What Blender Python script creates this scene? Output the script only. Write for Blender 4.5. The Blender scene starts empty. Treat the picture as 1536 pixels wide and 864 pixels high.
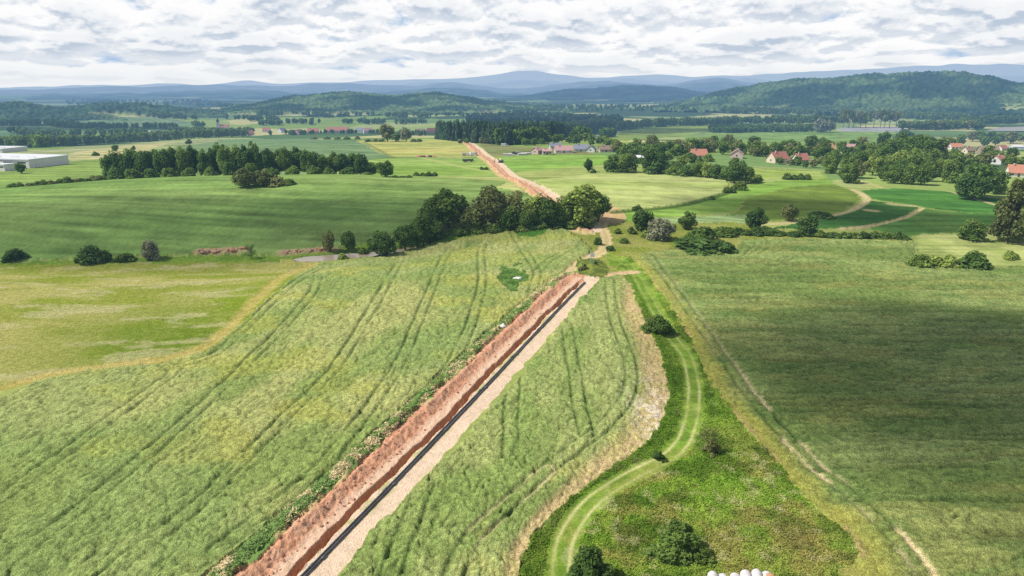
import bpy, math, random
import numpy as np
from math import radians, sin, cos, tan, pi

random.seed(7); RNG = np.random.default_rng(7)
scene = bpy.context.scene
COL = scene.collection
CAM_H = 42.0; PITCH = radians(16.5); FPX = 1023.0      # photo pixels (1536 x 864)
SUN = np.array([-0.640, -0.110, 0.762]); SUN /= np.linalg.norm(SUN)

# ------------------------------------------------------------------ noise
def _hash(ix, iy, seed):
    h = (ix.astype(np.int64) * 374761393 + iy.astype(np.int64) * 668265263 + seed * 1442695041) & 0xFFFFFFFF
    h = ((h ^ (h >> 13)) * 1274126177) & 0xFFFFFFFF
    h = h ^ (h >> 16)
    return (h & 0xFFFFFF) / float(0xFFFFFF)

def vnoise(x, y, seed=0):
    ix = np.floor(x); iy = np.floor(y)
    fx = x - ix; fy = y - iy
    fx = fx * fx * fx * (fx * (fx * 6 - 15) + 10); fy = fy * fy * fy * (fy * (fy * 6 - 15) + 10)
    a = _hash(ix, iy, seed); b = _hash(ix + 1, iy, seed)
    c = _hash(ix, iy + 1, seed); d = _hash(ix + 1, iy + 1, seed)
    return (a + (b - a) * fx) * (1 - fy) + (c + (d - c) * fx) * fy

def fbm(x, y, octv=4, seed=0, gain=0.5):
    t = 0.0; amp = 1.0; tot = 0.0
    for o in range(octv):
        t = t + amp * vnoise(x, y, seed + o * 17); tot += amp
        x, y = (x * 1.6 + y * 1.2) + 13.7, (y * 1.6 - x * 1.2) + 5.1
        amp *= gain
    return t / tot

def sst(a, b, x):
    t = np.clip((x - a) / (b - a), 0, 1)
    return t * t * (3 - 2 * t)

def domes(x, y, cell, seed=3):
    """tree-crown-like bumps, 0..1"""
    ix = np.floor(x / cell); iy = np.floor(y / cell)
    best = np.zeros_like(x)
    for dx in (-1, 0, 1):
        for dy in (-1, 0, 1):
            jx = ix + dx; jy = iy + dy
            cx = (jx + _hash(jx, jy, seed)) * cell; cy = (jy + _hash(jx, jy, seed + 1)) * cell
            r = cell * (0.55 + 0.35 * _hash(jx, jy, seed + 2)); hh = 0.55 + 0.45 * _hash(jx, jy, seed + 4)
            q = 1 - ((x - cx) ** 2 + (y - cy) ** 2) / (r * r)
            best = np.maximum(best, hh * np.sqrt(np.clip(q, 0, 1)))
    return best

# ------------------------------------------------------------------ terrain
def Z(x, y):
    x = np.asarray(x, float); y = np.asarray(y, float)
    d = np.hypot(x, y)
    z = -50.0 * sst(360, 1500, d)
    z = z + 7.0 * np.exp(-0.5 * ((x + 80) / 125) ** 2 - 0.5 * ((y - 262) / 38) ** 2)
    z = z - 4.0 * np.exp(-0.5 * ((y - (181 + 0.07 * (x + 60))) / 17) ** 2) * sst(25, -30, x)
    z = z + (fbm(x / 90, y / 90, 2, 5) - 0.5) * 3.0 * sst(60, 140, d)
    z = z + (fbm(x / 520, y / 520, 3, 9) - 0.5) * 22 * sst(800, 1600, d)
    z = z + (fbm(x / 1900, y / 1900, 3, 19) - 0.5) * 60 * sst(2200, 4200, d)
    return z

def ray_dir(px, py):
    cx = (np.asarray(px, float) - 768) / FPX; cy = (432 - np.asarray(py, float)) / FPX
    return np.stack([cx, cos(PITCH) + cy * sin(PITCH), -sin(PITCH) + cy * cos(PITCH)], -1)

_T = np.concatenate([np.geomspace(30, 30000, 1500)])
def G(px, py):
    """photo pixel -> point of the terrain (x, y, z)"""
    d = ray_dir(px, py); d = d / np.linalg.norm(d)
    x = d[0] * _T; y = d[1] * _T; z = CAM_H + d[2] * _T
    below = z < Z(x, y)
    if not below.any():
        k = len(_T) - 1; return np.array([x[k], y[k], float(Z(x[k], y[k]))])
    k = int(np.argmax(below)); a, b = _T[max(k - 1, 0)], _T[k]
    for _ in range(30):
        m = 0.5 * (a + b)
        if CAM_H + d[2] * m < Z(d[0] * m, d[1] * m): b = m
        else: a = m
    return np.array([d[0] * b, d[1] * b, CAM_H + d[2] * b])

def at_depth(px, Y):
    """point of the terrain at forward distance Y under the column px"""
    c = (px - 768) / FPX
    x = c * Y * cos(PITCH)
    for _ in range(3):
        z = float(Z(x, Y)); x = c * (Y * cos(PITCH) - (z - CAM_H) * sin(PITCH))
    return np.array([x, Y, float(Z(x, Y))])

def depth_of(p):
    return p[1] * cos(PITCH) - (p[2] - CAM_H) * sin(PITCH)

def lift_to(px, py, p):
    """height at which the ray through (px, py) passes the forward distance of p"""
    d = ray_dir(px, py); t = p[1] / d[1]
    return CAM_H + d[2] * t

def densify(pts, step=18, closed=False):
    out = []; n = len(pts)
    for i in range(n if closed else n - 1):
        a = pts[i]; b = pts[(i + 1) % n]
        k = max(1, int(math.hypot(b[0] - a[0], b[1] - a[1]) / step))
        for j in range(k):
            out.append((a[0] + (b[0] - a[0]) * j / k, a[1] + (b[1] - a[1]) * j / k))
    if not closed: out.append(pts[-1])
    return out

def smooth_line(pts, n=8):
    """Catmull-Rom through the given pixels"""
    P = [pts[0]] + list(pts) + [pts[-1]]; out = []
    for i in range(1, len(P) - 2):
        p0, p1, p2, p3 = [np.array(q, float) for q in P[i - 1:i + 3]]
        for k in range(n):
            t = k / n
            out.append(tuple(0.5 * ((2 * p1) + (-p0 + p2) * t + (2 * p0 - 5 * p1 + 4 * p2 - p3) * t * t + (-p0 + 3 * p1 - 3 * p2 + p3) * t ** 3)))
    out.append(tuple(map(float, pts[-1]))); return out

def wline(pts, smooth=True):
    q = smooth_line(pts) if smooth else densify(pts)
    return np.array([G(*p)[:2] for p in q])

def wpoly(pts):
    return np.array([G(*p)[:2] for p in densify(pts, 22, True)])

def in_poly(x, y, P):
    inside = np.zeros(x.shape, bool)
    m = (x > P[:, 0].min()) & (x < P[:, 0].max()) & (y > P[:, 1].min()) & (y < P[:, 1].max())
    idx = np.nonzero(m)[0]
    if len(idx) == 0: return inside
    xs = x[idx]; ys = y[idx]; r = np.zeros(len(idx), bool)
    n = len(P)
    for i in range(n):
        x1, y1 = P[i]; x2, y2 = P[(i + 1) % n]
        if y1 == y2: continue
        c = ((y1 > ys) != (y2 > ys)) & (xs < (x2 - x1) * (ys - y1) / (y2 - y1) + x1)
        r ^= c
    inside[idx] = r
    return inside

def near_line(x, y, L, maxd):
    """indices within maxd of the polyline, their signed offset (+ = right of travel) and distance along"""
    m = (x > L[:, 0].min() - maxd) & (x < L[:, 0].max() + maxd) & (y > L[:, 1].min() - maxd) & (y < L[:, 1].max() + maxd)
    idx = np.nonzero(m)[0]
    xs = x[idx]; ys = y[idx]
    best = np.full(len(idx), 1e9); sgn = np.zeros(len(idx)); along = np.zeros(len(idx)); acc = 0.0
    for i in range(len(L) - 1):
        a = L[i]; b = L[i + 1]; v = b - a; l2 = v @ v
        if l2 < 1e-9: continue
        t = ((xs - a[0]) * v[0] + (ys - a[1]) * v[1]) / l2
        tc = np.clip(t, 0, 1)
        dx = xs - (a[0] + v[0] * tc); dy = ys - (a[1] + v[1] * tc)
        d = np.hypot(dx, dy); s = np.sign(dx * v[1] - dy * v[0]); l = math.sqrt(l2)
        k = d < best
        best[k] = d[k]; sgn[k] = s[k]; along[k] = (acc + tc * l)[k]
        acc += l
    k = best < maxd
    return idx[k], (best * np.where(sgn == 0, 1, sgn))[k], along[k]

# ------------------------------------------------------------------ objects
def tag(o, label=None, cat=None, group=None, kind=None):
    if label: o['label'] = label
    if cat: o['category'] = cat
    if group: o['group'] = group
    if kind: o['kind'] = kind
    return o

def mesh_np(name, V, F, mat=None, col=None, smooth=False, fmat=None, mats=None):
    """F: (n,k) array of faces, or list of such arrays"""
    me = bpy.data.meshes.new(name)
    Fs = F if isinstance(F, list) else [F]
    Fs = [np.asarray(f, np.int32) for f in Fs if len(f)]
    V = np.asarray(V, np.float32)
    me.vertices.add(len(V)); me.vertices.foreach_set('co', V.ravel())
    loops = np.concatenate([f.ravel() for f in Fs]); sizes = np.concatenate([np.full(len(f), f.shape[1], np.int32) for f in Fs])
    me.loops.add(len(loops)); me.loops.foreach_set('vertex_index', loops)
    me.polygons.add(len(sizes))
    st = np.zeros(len(sizes), np.int32); st[1:] = np.cumsum(sizes)[:-1]
    me.polygons.foreach_set('loop_start', st); me.polygons.foreach_set('loop_total', sizes)
    if smooth: me.polygons.foreach_set('use_smooth', np.ones(len(sizes), bool))
    for m in (mats or ([mat] if mat else [])): me.materials.append(m)
    if fmat is not None: me.polygons.foreach_set('material_index', np.asarray(fmat, np.int32))
    if col is not None:
        a = me.attributes.new('col', 'FLOAT_COLOR', 'POINT')
        c = np.ones((len(V), 4), np.float32); c[:, :3] = col
        a.data.foreach_set('color', c.ravel())
    me.update(calc_edges=True); me.validate(clean_customdata=False)
    return me

def link(name, me, parent=None, loc=None):
    o = bpy.data.objects.new(name, me); COL.objects.link(o)
    if parent is not None: o.parent = parent
    if loc is not None: o.location = tuple(float(v) for v in loc)
    return o

def empty(name, loc, rz=0.0, sc=(1, 1, 1)):
    o = bpy.data.objects.new(name, None); COL.objects.link(o)
    o.location = tuple(float(v) for v in loc); o.rotation_euler = (0, 0, rz); o.scale = tuple(float(v) for v in sc)
    o.empty_display_size = 0.5
    return o

class MB:
    """collects polygons into one mesh"""
    def __init__(s): s.v = []; s.f = []
    def add(s, V, F):
        b = len(s.v); s.v += [tuple(map(float, p)) for p in V]; s.f += [tuple(i + b for i in f) for f in F]; return s
    def box(s, x0, x1, y0, y1, z0, z1):
        V = [(x0, y0, z0), (x1, y0, z0), (x1, y1, z0), (x0, y1, z0), (x0, y0, z1), (x1, y0, z1), (x1, y1, z1), (x0, y1, z1)]
        return s.add(V, [(0, 3, 2, 1), (4, 5, 6, 7), (0, 1, 5, 4), (1, 2, 6, 5), (2, 3, 7, 6), (3, 0, 4, 7)])
    def tube(s, P, R, n=8, caps=True):
        P = [np.array(p, float) for p in P]; V = []; F = []
        for i, p in enumerate(P):
            d = (P[min(i + 1, len(P) - 1)] - P[max(i - 1, 0)]); d = d / (np.linalg.norm(d) + 1e-9)
            u = np.cross(d, (0, 0, 1.0)) if abs(d[2]) < 0.95 else np.cross(d, (1.0, 0, 0))
            u /= np.linalg.norm(u); w = np.cross(d, u)
            for k in range(n):
                a = 2 * pi * k / n; V.append(p + R[i] * (cos(a) * u + sin(a) * w))
        for i in range(len(P) - 1):
            for k in range(n):
                F.append((i * n + k, i * n + (k + 1) % n, (i + 1) * n + (k + 1) % n, (i + 1) * n + k))
        if caps: F += [tuple(range(n))[::-1], tuple((len(P) - 1) * n + k for k in range(n))]
        return s.add(V, F)
    def mesh(s, name, mat, smooth=False):
        me = bpy.data.meshes.new(name); me.from_pydata(s.v, [], s.f)
        if mat: me.materials.append(mat)
        if smooth: me.polygons.foreach_set('use_smooth', [True] * len(s.f))
        me.update(); return me
    def build(s, name, mat, parent=None, smooth=False): return link(name, s.mesh(name, mat, smooth), parent)

# ------------------------------------------------------------------ colour / materials
def lin(r, g, b):
    f = lambda c: ((c / 255 + 0.055) / 1.055) ** 2.4 if c > 10 else c / 255 / 12.92
    return np.array([f(r), f(g), f(b)])
ILL = 1.12
def A(r, g, b): return lin(r, g, b) / ILL            # albedo that reads about (r,g,b) in the sun

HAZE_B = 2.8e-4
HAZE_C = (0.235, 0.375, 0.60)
def haze_group():  # distance haze painted onto surfaces as blue emission, no volume
    g = bpy.data.node_groups.new('painted_haze', 'ShaderNodeTree')
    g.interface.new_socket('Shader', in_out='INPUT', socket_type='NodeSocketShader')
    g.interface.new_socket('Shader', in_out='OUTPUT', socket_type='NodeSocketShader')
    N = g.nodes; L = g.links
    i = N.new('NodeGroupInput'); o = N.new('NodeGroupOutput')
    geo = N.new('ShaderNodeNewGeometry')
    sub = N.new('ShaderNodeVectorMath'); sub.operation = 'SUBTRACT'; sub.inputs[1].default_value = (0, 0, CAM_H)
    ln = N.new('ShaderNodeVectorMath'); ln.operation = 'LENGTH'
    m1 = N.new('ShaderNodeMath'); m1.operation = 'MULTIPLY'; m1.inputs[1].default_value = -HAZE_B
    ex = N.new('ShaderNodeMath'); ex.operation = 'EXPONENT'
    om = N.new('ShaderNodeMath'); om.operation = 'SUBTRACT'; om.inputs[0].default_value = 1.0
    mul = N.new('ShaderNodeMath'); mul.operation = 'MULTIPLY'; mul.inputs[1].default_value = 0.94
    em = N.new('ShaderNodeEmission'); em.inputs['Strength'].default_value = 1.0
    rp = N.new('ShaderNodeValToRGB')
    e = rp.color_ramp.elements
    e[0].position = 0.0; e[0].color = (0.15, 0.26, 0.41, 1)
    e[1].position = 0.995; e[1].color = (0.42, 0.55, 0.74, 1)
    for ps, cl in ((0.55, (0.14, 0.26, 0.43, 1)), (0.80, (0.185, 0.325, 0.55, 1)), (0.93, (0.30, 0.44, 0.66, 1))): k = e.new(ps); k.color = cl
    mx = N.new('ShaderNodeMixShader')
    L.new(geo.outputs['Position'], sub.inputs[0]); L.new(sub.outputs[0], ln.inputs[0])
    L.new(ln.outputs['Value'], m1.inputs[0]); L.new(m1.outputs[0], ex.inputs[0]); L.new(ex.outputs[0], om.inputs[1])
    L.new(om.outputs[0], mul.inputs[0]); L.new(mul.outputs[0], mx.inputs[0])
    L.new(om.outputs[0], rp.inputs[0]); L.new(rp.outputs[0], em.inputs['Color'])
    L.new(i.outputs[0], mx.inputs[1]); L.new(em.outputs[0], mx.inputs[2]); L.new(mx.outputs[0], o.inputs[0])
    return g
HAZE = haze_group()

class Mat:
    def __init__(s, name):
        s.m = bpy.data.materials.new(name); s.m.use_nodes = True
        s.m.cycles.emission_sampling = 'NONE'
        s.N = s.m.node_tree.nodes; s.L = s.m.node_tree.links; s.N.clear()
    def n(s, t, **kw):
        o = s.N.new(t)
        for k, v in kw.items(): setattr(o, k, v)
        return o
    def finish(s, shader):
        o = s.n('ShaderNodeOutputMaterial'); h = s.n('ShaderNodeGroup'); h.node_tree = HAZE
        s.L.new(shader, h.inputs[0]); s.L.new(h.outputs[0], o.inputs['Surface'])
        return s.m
    def noise(s, vec, scale, detail=4, rough=0.55):
        n = s.n('ShaderNodeTexNoise'); n.inputs['Scale'].default_value = scale; n.inputs['Detail'].default_value = detail
        n.inputs['Roughness'].default_value = rough
        if vec is not None: s.L.new(vec, n.inputs['Vector'])
        return n.outputs['Fac']
    def rng(s, v, a, b, c=0.25, d=0.75):
        n = s.n('ShaderNodeMapRange'); n.inputs[1].default_value = c; n.inputs[2].default_value = d
        n.inputs[3].default_value = a; n.inputs[4].default_value = b; s.L.new(v, n.inputs[0]); return n.outputs[0]
    def mul(s, c, f):
        n = s.n('ShaderNodeVectorMath', operation='SCALE'); s.L.new(c, n.inputs[0]); s.L.new(f, n.inputs['Scale']); return n.outputs[0]

def simple_mat(name, rgb, rough=0.8, var=0.2, scale=0.6, metallic=0.0, bump=0.0):
    M = Mat(name); b = M.n('ShaderNodeBsdfPrincipled')
    b.inputs['Roughness'].default_value = rough; b.inputs['Metallic'].default_value = metallic
    b.inputs['Specular IOR Level'].default_value = 0.3
    tc = M.n('ShaderNodeNewGeometry').outputs['Position']
    c = M.n('ShaderNodeRGB'); c.outputs[0].default_value = (*[float(v) for v in rgb], 1)
    f = M.noise(tc, scale, 6, 0.6)
    M.L.new(M.mul(c.outputs[0], M.rng(f, 1 - var, 1 + var, 0.3, 0.7)), b.inputs['Base Color'])
    if bump:
        bp = M.n('ShaderNodeBump'); bp.inputs['Strength'].default_value = bump; bp.inputs['Distance'].default_value = 0.1
        M.L.new(f, bp.inputs['Height']); M.L.new(bp.outputs[0], b.inputs['Normal'])
    return M.finish(b.outputs[0])

def land_mat(name, fine=5.0, amp=0.28, bump=0.5, bdist=0.12, mid=0.9, tint=None):
    """vertex colour of the land times fine procedural mottling, with bump"""
    M = Mat(name); b = M.n('ShaderNodeBsdfDiffuse')
    pos = M.n('ShaderNodeNewGeometry').outputs['Position']
    at = M.n('ShaderNodeAttribute', attribute_name='col')
    f1 = M.noise(pos, fine, 3, 0.65); f2 = M.noise(pos, mid, 4, 0.6)
    c = M.mul(at.outputs['Color'], M.rng(f1, 1 - amp, 1 + amp, 0.3, 0.7))
    c = M.mul(c, M.rng(f2, 1 - amp * 0.6, 1 + amp * 0.6, 0.3, 0.7))
    if tint is not None:
        mx = M.n('ShaderNodeMix', data_type='RGBA', blend_type='MULTIPLY')
        f3 = M.noise(pos, fine * 0.45, 2, 0.5)
        M.L.new(M.rng(f3, 0, 1, 0.45, 0.7), mx.inputs[0]); M.L.new(c, mx.inputs[6]); mx.inputs[7].default_value = (*tint, 1)
        c = mx.outputs[2]
    M.L.new(c, b.inputs['Color'])
    bp = M.n('ShaderNodeBump'); bp.inputs['Strength'].default_value = bump; bp.inputs['Distance'].default_value = bdist
    add = M.n('ShaderNodeMath', operation='ADD'); M.L.new(f1, add.inputs[0]); M.L.new(f2, add.inputs[1])
    M.L.new(add.outputs[0], bp.inputs['Height']); M.L.new(bp.outputs[0], b.inputs['Normal'])
    return M.finish(b.outputs[0])

def leaf_mat(name, rgb, rgb2, var=0.42, trans=0.4):
    M = Mat(name)
    at = M.n('ShaderNodeAttribute', attribute_name='col'); oi = M.n('ShaderNodeObjectInfo')
    mx = M.n('ShaderNodeMix', data_type='RGBA')
    mx.inputs[6].default_value = (*[float(v) for v in rgb], 1); mx.inputs[7].default_value = (*[float(v) for v in rgb2], 1)
    sep = M.n('ShaderNodeSeparateColor'); M.L.new(at.outputs['Color'], sep.inputs[0])
    ad = M.n('ShaderNodeMath', operation='MULTIPLY_ADD'); M.L.new(oi.outputs['Random'], ad.inputs[0]); ad.inputs[1].default_value = 0.5
    sb = M.n('ShaderNodeMath', operation='SUBTRACT'); M.L.new(sep.outputs[1], sb.inputs[0]); sb.inputs[1].default_value = 0.25
    M.L.new(sb.outputs[0], ad.inputs[2]); ad.use_clamp = True
    M.L.new(ad.outputs[0], mx.inputs[0])
    c = M.mul(mx.outputs[2], M.rng(sep.outputs[0], 1 - var, 1 + var, 0, 1))
    d = M.n('ShaderNodeBsdfDiffuse'); t = M.n('ShaderNodeBsdfTranslucent'); m = M.n('ShaderNodeMixShader')
    m.inputs[0].default_value = trans
    M.L.new(c, d.inputs[0]); M.L.new(c, t.inputs[0]); M.L.new(d.outputs[0], m.inputs[1]); M.L.new(t.outputs[0], m.inputs[2])
    return M.finish(m.outputs[0])
# ================================================================== camera, sun, sky
cam = bpy.data.cameras.new('camera'); camo = bpy.data.objects.new('camera', cam); COL.objects.link(camo)
camo.location = (0, 0, CAM_H); camo.rotation_euler = (radians(90) - PITCH, 0, 0)
cam.sensor_width = 36; cam.lens = 36 * FPX / 1536; cam.clip_start = 0.5; cam.clip_end = 90000
scene.camera = camo

sl = bpy.data.lights.new('sun', 'SUN'); sl.energy = 5.0; sl.angle = radians(0.53); sl.color = (1.0, 0.955, 0.88)
so = bpy.data.objects.new('sun', sl); COL.objects.link(so)
from mathutils import Vector
so.rotation_euler = Vector(-SUN).to_track_quat('-Z', 'Y').to_euler()
so.location = (-60, 20, 120)

w = bpy.data.worlds.new('World'); scene.world = w; w.use_nodes = True
N = w.node_tree.nodes; L = w.node_tree.links; N.clear()
def nd(t, **k):
    o = N.new(t)
    for a, b in k.items(): setattr(o, a, b)
    return o
def mth(op, a, b=None, clamp=False):
    n = nd('ShaderNodeMath', operation=op); n.use_clamp = clamp
    for i, v in enumerate((a, b)):
        if v is None: continue
        if isinstance(v, (int, float)): n.inputs[i].default_value = v
        else: L.new(v, n.inputs[i])
    return n.outputs[0]
def mrange(v, a, b, c, d, smooth=True):
    n = nd('ShaderNodeMapRange'); n.interpolation_type = 'SMOOTHSTEP' if smooth else 'LINEAR'
    L.new(v, n.inputs[0])
    for i, q in enumerate((a, b, c, d)): n.inputs[i + 1].default_value = q
    return n.outputs[0]
sky = nd('ShaderNodeTexSky', sky_type='NISHITA'); sky.sun_disc = False
sky.sun_elevation = math.asin(SUN[2]); sky.sun_rotation = math.atan2(SUN[0], SUN[1])
sky.altitude = 300; sky.dust_density = 1.2
bgs = nd('ShaderNodeBackground'); bgs.inputs['Strength'].default_value = 0.078; pass
tc = nd('ShaderNodeTexCoord'); sp = nd('ShaderNodeSeparateXYZ'); L.new(tc.outputs['Generated'], sp.inputs[0])
zc = mth('MAXIMUM', sp.outputs[2], 0.0)
az = mth('ARCTAN2', sp.outputs[0], sp.outputs[1])
def cloud_density(dz, seed):
    z = mth('ADD', zc, dz)
    v = mth('MULTIPLY', mth('LOGARITHM', mth('ADD', z, 0.035), 2.718), 2.0)
    cv = nd('ShaderNodeCombineXYZ'); L.new(mth('MULTIPLY', az, 8.0), cv.inputs[0]); L.new(v, cv.inputs[1])
    a = nd('ShaderNodeTexNoise'); a.inputs['Scale'].default_value = 1.35; a.inputs['Detail'].default_value = 10; a.inputs['Roughness'].default_value = 0.60
    a.inputs['Distortion'].default_value = 0.0
    L.new(cv.outputs[0], a.inputs['Vector'])
    b = nd('ShaderNodeTexNoise'); b.inputs['Scale'].default_value = 0.42; b.inputs['Detail'].default_value = 2
    L.new(cv.outputs[0], b.inputs['Vector'])
    vo = nd('ShaderNodeTexVoronoi', feature='F1', voronoi_dimensions='2D'); vo.inputs['Scale'].default_value = 1.7
    wv = nd('ShaderNodeVectorMath', operation='MULTIPLY_ADD'); L.new(a.outputs['Color'], wv.inputs[0]); wv.inputs[1].default_value = (0.5, 0.5, 0.5); L.new(cv.outputs[0], wv.inputs[2]); L.new(wv.outputs[0], vo.inputs['Vector'])
    puff = mth('SUBTRACT', 0.80, vo.outputs['Distance'])
    return mth('ADD', mth('ADD', mth('MULTIPLY', a.outputs['Fac'], 0.57), mth('MULTIPLY', b.outputs['Fac'], 0.28)), mth('MULTIPLY', puff, 0.21))
low_blue = (4.6, 6.9, 10.0, 1)
d0 = cloud_density(0.0, 0); d1 = cloud_density(0.006, 0)
cover = mrange(d0, 0.30, 0.42, 0.0, 1.0)
low = nd('ShaderNodeMix', data_type='RGBA'); L.new(mrange(zc, 0.12, 0.30, 1.0, 0.0), low.inputs[0])
L.new(sky.outputs[0], low.inputs[6]); low.inputs[7].default_value = low_blue; L.new(low.outputs[2], bgs.inputs['Color'])
hi = mrange(zc, 0.14, 0.36, 1.0, 0.22)                       # thins out overhead
lit = mrange(mth('SUBTRACT', d0, d1), -0.055, 0.035, 0.0, 1.0)
thick = mrange(d0, 0.42, 0.60, 0.0, 1.0)
ramp = nd('ShaderNodeValToRGB'); e = ramp.color_ramp.elements
e[0].position = 0.0; e[0].color = (0.50, 0.585, 0.70, 1); e[1].position = 1.0; e[1].color = (0.97, 0.97, 0.97, 1)
k = e.new(0.5); k.color = (0.77, 0.81, 0.86, 1)
shade = mth('SUBTRACT', mth('ADD', mth('MULTIPLY', lit, 0.85), 0.36), mth('MULTIPLY', thick, 0.46), True)
L.new(shade, ramp.inputs[0])
hz = nd('ShaderNodeMix', data_type='RGBA'); L.new(mrange(zc, 0.0, 0.055, 0.8, 0.0), hz.inputs[0])
L.new(ramp.outputs[0], hz.inputs[6]); hz.inputs[7].default_value = (0.83, 0.86, 0.885, 1)
bgc = nd('ShaderNodeBackground'); L.new(hz.outputs[2], bgc.inputs['Color']); bgc.inputs['Strength'].default_value = 1.02
mixw = nd('ShaderNodeMixShader')
fac = mth('MAXIMUM', mth('MULTIPLY', cover, hi), mrange(zc, 0.0, 0.035, 1.0, 0.0))
L.new(fac, mixw.inputs[0]); L.new(bgs.outputs[0], mixw.inputs[1]); L.new(bgc.outputs[0], mixw.inputs[2])
wo = nd('ShaderNodeOutputWorld'); L.new(mixw.outputs[0], wo.inputs['Surface'])

scene.view_settings.view_transform = 'Standard'; scene.view_settings.look = 'None'
scene.view_settings.exposure = 0; scene.view_settings.gamma = 1
cy = scene.cycles
cy.max_bounces = 4; cy.diffuse_bounces = 2; cy.glossy_bounces = 2; cy.transmission_bounces = 2; cy.transparent_max_bounces = 8
cy.use_denoising = False; cy.caustics_reflective = False; cy.caustics_refractive = False
cy.sample_clamp_indirect = 4.0

# ================================================================== ground
ang = np.concatenate([np.arange(-48, 48.001, 0.075), np.arange(54, 307, 6.0)]); ang = np.radians(ang)
NA = len(ang)
rad = [6.0, 16.0, 28.0, 38.0, 44.0]; r = 48.0
while r < 46000:
    rad.append(r)
    px = 0.8 * (r * r + CAM_H ** 2) / (CAM_H * 682)
    cap = 0.0065 if r < 1400 else (0.011 if r < 4000 else 0.03)
    r += min(px, cap * r)
rad = np.array(rad); NR = len(rad)
AA, RR = np.meshgrid(ang, rad)
X = (RR * np.sin(AA)).ravel(); Y = (RR * np.cos(AA)).ravel(); D = RR.ravel()
ZZ = Z(X, Y)
NV = len(X)
print('ground verts', NV)
COLR = np.zeros((NV, 3)); CLS = np.zeros(NV, np.int16); DZ = np.zeros(NV)
OBJ = [('ground', 'wide rolling farmland stretching to the horizon')]
# ragged borders: test with shifted coordinates
jit = 0.35 + np.clip(D - 60, 0, 1e5) * 0.004
Xj = X + (fbm(X / 1.7, Y / 1.7, 2, 31) - 0.5) * 2 * jit; Yj = Y + (fbm(X / 1.7, Y / 1.7, 2, 37) - 0.5) * 2 * jit

def paint(idx, c1, c2, sc=6.0, seed=0, lo=0.35, hi=0.65, aniso=(1, 1), rot=0.0, octv=4):
    xs = X[idx] * cos(rot) - Y[idx] * sin(rot); ys = X[idx] * sin(rot) + Y[idx] * cos(rot)
    t = sst(lo, hi, fbm(xs / sc / aniso[0], ys / sc / aniso[1], octv, seed))[:, None]
    COLR[idx] = np.asarray(c1) * (1 - t) + np.asarray(c2) * t
def blend(idx, wgt, c):
    wgt = np.asarray(wgt)[:, None]; COLR[idx] = COLR[idx] * (1 - wgt) + np.asarray(c) * wgt

# ---- default: distant patchwork of fields
idx = np.arange(NV)
far = D > 330
th = 0.35; u = (X * cos(th) - Y * sin(th)); v = (X * sin(th) + Y * cos(th))
u = u + (fbm(X / 300, Y / 300, 2, 61) - 0.5) * 220; v = v + (fbm(X / 300, Y / 300, 2, 67) - 0.5) * 260
cs = np.where(D < 2500, 1.0, np.where(D < 7000, 1.8, 4.0))
cu = np.floor(u / (230 * cs)); cvv = np.floor((v + 97 * cu) / (170 * cs))
hsh = _hash(cu, cvv, 5)
pal = [A(122, 150, 88), A(135, 160, 80), A(110, 138, 84), A(165, 176, 110), A(92, 122, 70), A(196, 190, 130), A(128, 152, 100), A(74, 98, 60), A(150, 170, 92), A(84, 110, 66)]
pal = np.array(pal); COLR[:] = pal[np.minimum((hsh * len(pal)).astype(int), len(pal) - 1)]
COLR *= (0.86 + 0.28 * fbm(X / 40, Y / 9, 3, 71))[:, None]
COLR[~far] = A(150, 162, 90)
# dark woods on the far plain
wd = sst(0.58, 0.62, fbm(X / 420, Y / 300, 4, 77)) * sst(1300, 1900, D)
COLR[:] = COLR * (1 - wd[:, None]) + A(72, 96, 64) * wd[:, None]

def field(name, label, pts, c1, c2, sc=6.0, seed=0, h=0.1, aniso=(1, 1), rot=0.0, lo=0.35, hi=0.65, newobj=True, wp=None):
    P = wpoly(pts) if wp is None else wp
    m = np.nonzero(in_poly(Xj, Yj, P))[0]
    if len(m) == 0: print('EMPTY', label); return m
    paint(m, c1, c2, sc, seed, lo, hi, aniso, rot)
    if name == 'field':
        lum = COLR[m].mean(1)[:, None]; COLR[m] = COLR[m] * 0.86 + lum * 0.14
        rw = (X[m] * cos(.12 + .1 * sin(seed)) - Y[m] * sin(.12 + .1 * sin(seed))); rv_ = (X[m] * sin(.12 + .1 * sin(seed)) + Y[m] * cos(.12 + .1 * sin(seed)))
        COLR[m] *= (1 + 0.75 * (fbm(rw / 40, rv_ / max(1.6, float(np.median(D[m])) * .007), 2, seed + 400) - .5) + 0.5 * (fbm(X[m] / 7, Y[m] / 7, 3, seed + 420) - .5))[:, None]
    if newobj:
        OBJ.append((name, label)); CLS[m] = len(OBJ) - 1
    DZ[m] = h
    return m

# ---- fields of the middle distance (photo pixels)
YG = A(190, 182, 96)
field('field', 'blue-green cereal field behind the tall tree row', [(250, 224), (330, 209), (470, 208), (535, 212), (590, 237), (560, 240), (430, 233), (300, 232), (230, 235)], A(112, 142, 92), A(124, 152, 98), 30, 1, aniso=(4, 1))
field('field', 'pale strip of fields at the edge of the far woodland', [(-60, 236), (60, 226), (130, 219), (330, 209), (300, 216), (235, 222), (140, 232), (20, 242)], A(168, 172, 116), A(140, 156, 96), 25, 2, aniso=(3, 1))
field('field', 'straw yellow field around the white halls', [(90, 236), (130, 226), (200, 217), (262, 213), (225, 226), (170, 236), (110, 243)], A(196, 188, 126), A(172, 172, 108), 16, 3)
field('field', 'bright green meadow left of the tall tree row', [(-60, 262), (20, 252), (130, 240), (230, 234), (330, 232), (330, 262), (150, 268), (-60, 282)], A(140, 166, 70), A(126, 152, 70), 22, 4, aniso=(3, 1))
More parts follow.
